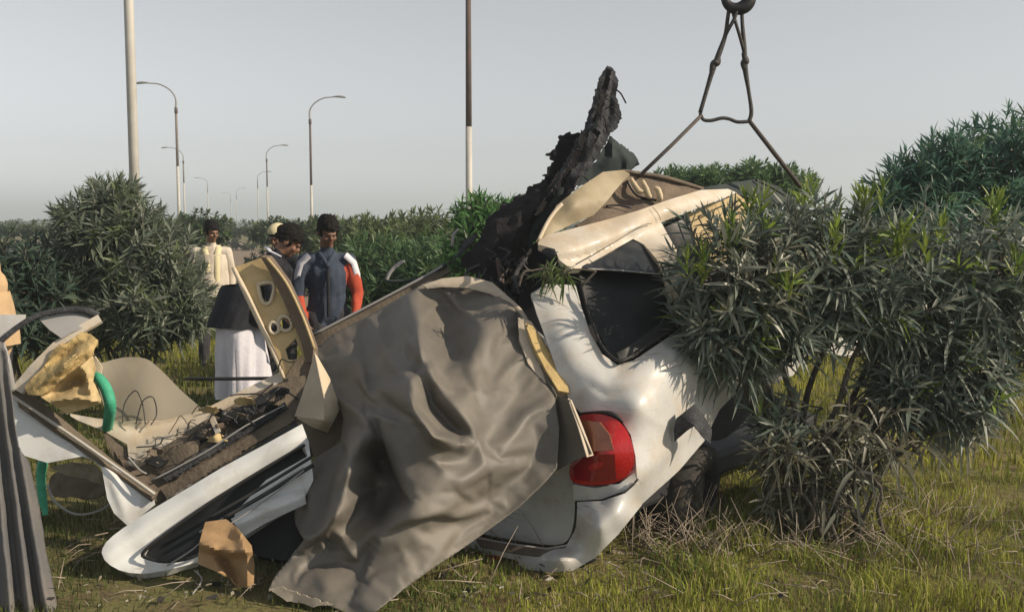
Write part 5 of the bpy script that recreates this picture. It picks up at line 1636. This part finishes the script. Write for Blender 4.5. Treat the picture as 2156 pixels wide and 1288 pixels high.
# the near dusty oleander on the right
SH = []
NEAR = shrub('large dusty oleander with bare stems pressed against the white car', gp(1690, 5.42),
      [E(1540, 580, 4.95, .38, .30, .38, 1.2), E(1700, 545, 5.1, .46, .34, .42, 1.4), E(1880, 565, 5.2, .46, .36, .43, 1.4), E(2070, 575, 5.25, .46, .36, .45, 1.4),
       E(1520, 690, 4.95, .30, .22, .20, .7), E(2040, 770, 5.15, .36, .3, .22, .7), E(2200, 640, 5.3, .4, .3, .4, .7), E(1620, 665, 5.05, .36, .26, .22, .9), E(1800, 640, 5.1, .36, .26, .14, .6), E(1930, 700, 5.2, .36, .3, .26, 1.0), E(1560, 735, 5.05, .22, .2, .18, .4), E(2000, 820, 5.2, .32, .25, .26, 1.0), E(1900, 800, 5.2, .24, .25, .18, .5), E(1650, 880, 5.1, .24, .2, .16, .35)],
      700, r1, L_=.165, W_=.0105, tip_frac=.16, nodes=6, stems=13, singles=240, dust=.68, spacing=.03, droop=.35, stem_r=.019, **OLD)
# fresh yellow-green shoots standing out of the top of the big bush
for i, (px, py, Y, nt_) in enumerate(((1585, 415, 4.95, 3), (1705, 395, 5.05, 3), (1760, 470, 4.9, 2), (1830, 405, 5.1, 5), (1925, 495, 4.95, 3), (2108, 432, 5.1, 4), (2140, 540, 5.0, 2), (1450, 545, 4.8, 3), (1540, 470, 4.85, 2), (1655, 560, 4.8, 2), (1990, 470, 5.0, 2))):
    pt = np.array([P(px, py, Y)]) + r1.normal(0, .035, (nt_, 3))
    dr = unit(np.array([[0, -.15, 1.0]]) + r1.normal(0, .22, (nt_, 3)))
    O_, A_, N_, L2, W2, D2, K2 = whorls(pt, dr, r1, 5, 3, .028, .13, .0085, 14, 52, .1)
    V, Fc, m = leaf_mesh(len(O_), O_, A_, N_, L2, W2, D2)
    t_ = r1.uniform(0, 1, (len(O_), 1))
    cc = np.array((.11, .20, .035)) * (1 - t_) + np.array((.27, .33, .07)) * t_
    base_o = NEAR
    SH.append((V, Fc, np.repeat(cc, m, 0)))
nv0, Vs, Fs, Cs = 0, [], [], []
for V, Fc, cc in SH:
    Vs.append(V); Fs.append(Fc + nv0); Cs.append(cc); nv0 += len(V)
tag(mk('young_shoots', np.concatenate(Vs), np.concatenate(Fs), MT['leaf'], NEAR, cols=np.concatenate(Cs)), kind='stuff')
# low skirt of drooping leaves round its foot
shrub('low drooping brownish oleander sprigs at the foot of the large dusty bush', gp(1780, 5.05),
      [E(1690, 930, 5.0, .34, .3, .20), E(1860, 930, 5.0, .36, .3, .2), E(1760, 1020, 5.05, .36, .26, .16), E(1640, 1000, 5.1, .2, .2, .25, .6), E(2010, 880, 5.2, .26, .24, .2, .7), E(1800, 860, 5.1, .4, .3, .14, .6)],
      86, r1, L_=.16, W_=.0095, tip_frac=.0, nodes=4, stems=14, dust=.95, c_lo=(0.075, 0.086, 0.055), c_hi=(0.182, 0.176, 0.114), droop=.6, up=.25, floor=.08, th=(30, 100), stem_r=.010, spacing=.05)
# tall fresher one behind it
shrub('tall blue-green oleander rising behind the dusty bush at the right edge', gp(2080, 8.0),
      [E(2000, 400, 7.8, .52, .5, .40), E(2110, 370, 7.9, .6, .5, .48, 1.3), E(1950, 440, 7.6, .35, .4, .3, .7), E(2200, 400, 8.0, .6, .5, .7), E(2060, 540, 7.8, .7, .5, .5), E(2140, 290, 7.9, .5, .5, .28, .8), E(1990, 340, 7.8, .38, .45, .26, .7), E(1900, 400, 7.7, .3, .4, .26, .6)],
      640, r1, L_=.17, W_=.012, c_lo=(0.046, 0.120, 0.086), c_hi=(0.104, 0.215, 0.150), c_tip=(.10, .17, .07), nodes=5, seg=2, stems=8)
# bushes in the hedge row behind the wreck
shrub('big grey-green oleander at left, in front of the thick pale lamp pole', gp(270, 9.2),
      [E(230, 470, 9.0, .55, .6, .36, 1.3), E(310, 540, 9.0, .50, .6, .42, 1.3), E(170, 580, 9.1, .6, .6, .5, 1.2), E(380, 625, 9.0, .34, .5, .36), E(300, 650, 8.8, .7, .6, .36), E(140, 660, 9.0, .5, .5, .3, .8), E(240, 410, 9.1, .3, .4, .18, .4)],
      820, r1, L_=.19, W_=.014, c_lo=(0.055, 0.088, 0.060), c_hi=(0.137, 0.176, 0.111), c_tip=(.13, .17, .08), dust=.55, nodes=6, seg=2, stems=10)
shrub('dark low oleander at the left edge beside the person in tan', gp(40, 8.6),
      [E(40, 560, 8.6, .42, .5, .30), E(70, 620, 8.5, .5, .5, .3), E(-40, 570, 8.6, .5, .5, .4), E(30, 690, 8.5, .5, .4, .2)],
      300, r1, L_=.17, W_=.013, c_lo=(0.036, 0.072, 0.055), c_hi=(0.085, 0.130, 0.088), c_tip=(.06, .10, .05), nodes=5, seg=2, stems=6)
shrub('leafy green oleander behind the man in the dark vest', gp(790, 10.2),
      [E(790, 570, 10.2, .55, .6, .42), E(860, 590, 10, .55, .6, .42), E(930, 570, 9.8, .5, .6, .4), E(800, 640, 9.8, .6, .5, .35), E(900, 640, 9.6, .6, .5, .3)],
      620, r1, L_=.17, W_=.014, c_lo=(0.058, 0.120, 0.055), c_hi=(0.130, 0.221, 0.094), c_tip=(.11, .18, .06), nodes=5, seg=2, stems=7)
shrub('olive-green scrubby bush behind the leafy green oleander', gp(860, 13.5),
      [E(770, 510, 13.6, .8, .8, .40), E(850, 505, 13.5, .8, .8, .42), E(930, 505, 13.2, .7, .8, .46), E(850, 560, 13.2, 1.2, .8, .4)],
      620, r1, L_=.17, W_=.02, c_lo=(0.085, 0.124, 0.058), c_hi=(0.169, 0.215, 0.098), c_tip=(.13, .17, .07), nodes=5, seg=2, stems=7)
shrub('bright green oleander peeping out beside the torn dark lining', gp(1010, 8.2),
      [E(1010, 455, 8.2, .26, .3, .20), E(1060, 450, 8.3, .28, .3, .20), E(1000, 520, 8.0, .32, .3, .26), E(1090, 520, 8.2, .4, .4, .4, .6)],
      190, r1, L_=.15, W_=.015, c_lo=(0.058, 0.143, 0.046), c_hi=(0.111, 0.247, 0.072), c_tip=(.12, .24, .06), nodes=5, seg=2, stems=5)
shrub('rounded green bush showing above the torn car roof', gp(1480, 15.0),
      [E(1420, 385, 15, .55, .6, .25), E(1500, 378, 15, .5, .6, .26), E(1580, 375, 15, .5, .6, .28), E(1650, 385, 15, .5, .6, .3), E(1500, 450, 15, 1.3, .8, .6)],
      520, r1, L_=.17, W_=.022, c_lo=(0.058, 0.111, 0.046), c_hi=(0.111, 0.195, 0.072), c_tip=(.12, .2, .07), nodes=5, seg=2, stems=6)
far = [(590, 482, 30, 1.1, .38, 'round dark bush on the median beyond the bending man'), (520, 478, 55, 1.6, .4, 'hazy low bush beside the dirt track, farther than the round dark one'),
       (420, 480, 24, .9, .45, 'bush by the base of the left-armed street lamp'), (680, 492, 22, .9, .40, 'bush behind the head of the man in the dark vest'),
       (735, 485, 28, 1.2, .42, 'pale olive bush between the vest man and the green hedge'), (30, 478, 40, 2.6, .3, 'wide low bush on the left skyline by the pale road')]
for px, py, Y, rx, rz, lab in far:
    shrub(lab, gp(px, Y), [E(px, py, Y, rx, .8, rz), E(px - rx * 18, py + 8, Y, rx * .7, .8, rz * .8), E(px + rx * 18, py + 8, Y, rx * .7, .8, rz * .8), ((gp(px, Y)[0], Y, .45), rx, .8, .4, 1.0)],
          260, r1, L_=.2, W_=.045, c_lo=(0.046, 0.078, 0.042), c_hi=(0.098, 0.137, 0.065), nodes=4, seg=2, stems=4)
# hedge further along the median, behind right
for px, Y, lab in ((1900, 12.0, 'dense hedge bush behind the tall blue-green oleander'), (1250, 16.0, 'hedge bush hidden mostly by the dark lining, behind the car')):
    shrub(lab, gp(px, Y), [((gp(px, Y)[0] + d_, Y, .9), .9, .7, .75, 1) for d_ in (-.8, 0, .8)], 380, r1, L_=.18, W_=.022, c_lo=(0.046, 0.078, 0.039), c_hi=(0.091, 0.137, 0.065), nodes=5, seg=2, stems=5)
# torn sprig caught on the pillar of the car
shrub('small torn green leaf sprig caught on the rear pillar of the car', tuple(P(1150, 600, 5.0)), [E(1160, 575, 4.96, .05, .05, .03), E(1190, 580, 4.95, .04, .05, .03)], 7, r1, L_=.12, W_=.006,
      c_lo=(0.078, 0.130, 0.039), c_hi=(0.156, 0.221, 0.078), c_tip=(.16, .22, .08), nodes=4, stems=2, name='leaf_sprig', droop=.5, up=-.2, group=None, stem_r=.006, spacing=.02, th=(20, 90))


# ------------------------------------------------------------------ grass
def grass(name, n, region, h, w, c_fn, rng, label, lean=.35, keep=None):
    x = rng.uniform(region[0], region[1], n)
    y = rng.uniform(region[2] ** .5, region[3] ** .5, n) ** 2
    if keep is not None:
        k_ = keep(x, y, rng)
        x, y = x[k_], y[k_]
    k_ = np.abs(x) < y * .60 + 1.8
    x, y = x[k_], y[k_]
    n = len(x)
    cl = np.array([mnoise.noise(Vector((a * 1.6, b * 1.6, 3))) for a, b in zip(x, y)])
    c2 = np.array([mnoise.noise(Vector((a * 4.5, b * 4.5, 8))) for a, b in zip(x, y)])
    z = np.array([gz(a, b) for a, b in zip(x, y)])
    H = h * rng.uniform(.45, 1.15, n) * (1 + .55 * cl + .5 * c2)
    H = np.clip(H, .02, None)
    ang = rng.uniform(0, 2 * math.pi, n)
    L_ = lean * rng.uniform(.2, 1.6, n) * H
    dx, dy = np.cos(ang) * L_, np.sin(ang) * L_
    s = rng.uniform(0, 2 * math.pi, n)
    W_ = w * rng.uniform(.6, 1.3, n)
    sx, sy = np.cos(s) * W_, np.sin(s) * W_
    V = np.zeros((n, 5, 3))
    V[:, 0] = np.stack([x - sx, y - sy, z - .01], 1)
    V[:, 1] = np.stack([x + sx, y + sy, z - .01], 1)
    V[:, 2] = np.stack([x + dx * .35 - sx * .8, y + dy * .35 - sy * .8, z + H * .6], 1)
    V[:, 3] = np.stack([x + dx * .35 + sx * .8, y + dy * .35 + sy * .8, z + H * .6], 1)
    V[:, 4] = np.stack([x + dx, y + dy, z + H * rng.uniform(.8, 1.0, n)], 1)
    b = np.arange(n)[:, None] * 5
    q = (b + np.array([[0, 1, 3, 2]])).tolist()
    t = (b + np.array([[2, 3, 4]])).tolist()
    col = np.repeat(c_fn(x, y, cl, c2, rng), 5, 0)
    return tag(mk(name, V.reshape(-1, 3), q + t, MT['grass'], cols=col, origin=(0, 0, 0), smooth=False), label, kind='stuff')


def c_near(x, y, cl, c2, rng):
    n = len(x)
    t = np.clip(.42 + cl * .9 + .35 * np.clip((x - .8) * .8, 0, 1) + rng.normal(0, .22, n), 0, 1)[:, None]
    green, straw, brown = np.array((.12, .20, .045)), np.array((.36, .32, .13)), np.array((.19, .14, .08))
    yel = np.array((.34, .36, .06))
    c = green * (1 - t) + yel * t
    k_ = rng.random(n) < np.clip(.14 + c2 * .7, .03, .6)
    c[k_] = straw
    k_ = rng.random(n) < np.clip(.16 - c2 * .6 - cl * .3, .03, .7)
    c[k_] = brown
    dark = np.clip((-x - .1) * 1.2, 0, .75)[:, None]  # the wreck's shadow painted into the blade colour, deeper to the left
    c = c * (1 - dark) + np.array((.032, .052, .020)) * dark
    return c * rng.uniform(.7, 1.25, (n, 1))


def c_mid(x, y, cl, c2, rng):
    n = len(x)
    t = np.clip(.45 + cl * .9 + rng.normal(0, .2, n), 0, 1)[:, None]
    c = np.array((.13, .17, .030)) * (1 - t) + np.array((.34, .33, .055)) * t
    d_ = np.clip((-x - .8) * .8, 0, .7)[:, None] * np.clip((13 - y) / 4, 0, 1)[:, None]  # shade near the left bushes, painted as a darker green in the blades
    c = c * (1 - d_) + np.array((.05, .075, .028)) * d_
    return c * rng.uniform(.75, 1.2, (n, 1))


rg2 = np.random.default_rng(8)
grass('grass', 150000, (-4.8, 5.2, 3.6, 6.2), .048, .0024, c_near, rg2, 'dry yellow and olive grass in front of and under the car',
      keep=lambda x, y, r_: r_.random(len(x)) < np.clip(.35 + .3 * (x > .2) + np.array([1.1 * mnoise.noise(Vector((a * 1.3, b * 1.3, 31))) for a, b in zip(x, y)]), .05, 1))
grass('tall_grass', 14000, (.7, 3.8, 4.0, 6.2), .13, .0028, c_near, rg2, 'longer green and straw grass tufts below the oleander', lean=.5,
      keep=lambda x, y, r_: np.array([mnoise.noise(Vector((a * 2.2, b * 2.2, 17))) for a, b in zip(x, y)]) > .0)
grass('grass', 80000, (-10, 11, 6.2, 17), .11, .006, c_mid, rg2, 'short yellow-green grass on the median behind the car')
# dead twigs and leaf litter
V, Fc = [], []
for i in range(760):
    x, y = RND.uniform(-2.2, 2.6), RND.uniform(4.0, 6.0)
    tall = i > 420
    if tall:
        x, y = RND.uniform(.55, 2.4), RND.uniform(4.55, 5.3)
        if i > 690:
            x, y = RND.uniform(.62, 1.15), RND.uniform(4.7, 5.1)
    if abs(x) > y * .56:
        continue
    z = gz(x, y)
    p = Vector((x, y, z + RND.uniform(.0, .05)))
    d = Vector((RND.gauss(0, 1), RND.gauss(0, 1), RND.gauss(.1, .35) + (.9 if tall else 0))).normalized() * RND.uniform(.08, .32)
    vv, ff = tube_vf([p, p + d * .5 + Vector((0, 0, RND.uniform(0, .03))), p + d], [.003, .0025, .0012], 4, 1, False, len(V))
    V += vv
    Fc += ff
tag(mk('twig_litter', V, Fc, MT['wood'], origin=(0, 0, 0)), 'thin dead twigs scattered in the grass', kind='stuff')

# shattered glass, plastic and scraps in the grass round the wreck
for nm, mm, cnt, sz, lab in (('glass_shards', 'sheet_clear', 260, .014, 'broken window glass scattered in the grass by the wreck'), ('plastic_scraps', 'dark', 70, .022, 'small black plastic scraps lying in the grass'), ('paint_flakes', 'paint', 26, .013, 'small white flakes of broken panel in the grass')):
    V, Fc = [], []
    for i in range(cnt):
        x, y = RND.uniform(-2.0, 1.2), RND.uniform(4.05, 4.9)
        z = gz(x, y) + RND.uniform(.015, .05)
        u = Vector((RND.gauss(0, 1), RND.gauss(0, 1), RND.gauss(0, .5))).normalized() * sz * RND.uniform(.5, 1.6)
        w = Vector((RND.gauss(0, 1), RND.gauss(0, 1), RND.gauss(0, .5))).normalized() * sz * RND.uniform(.4, 1.3)
        n_ = u.cross(w).normalized() * .0015
        c = Vector((x, y, z))
        b0 = len(V)
        V += [c + u + n_, c + w + n_, c - u * .8 + n_, c - w * .7 + n_, c + u - n_, c + w - n_, c - u * .8 - n_, c - w * .7 - n_]
        Fc += [(b0, b0 + 1, b0 + 2, b0 + 3), (b0 + 7, b0 + 6, b0 + 5, b0 + 4)] + [(b0 + k_, b0 + 4 + k_, b0 + 4 + (k_ + 1) % 4, b0 + (k_ + 1) % 4) for k_ in range(4)]
    tag(mk(nm, V, Fc, MT[mm], origin=(0, 0, 0), smooth=False), lab, kind='stuff')
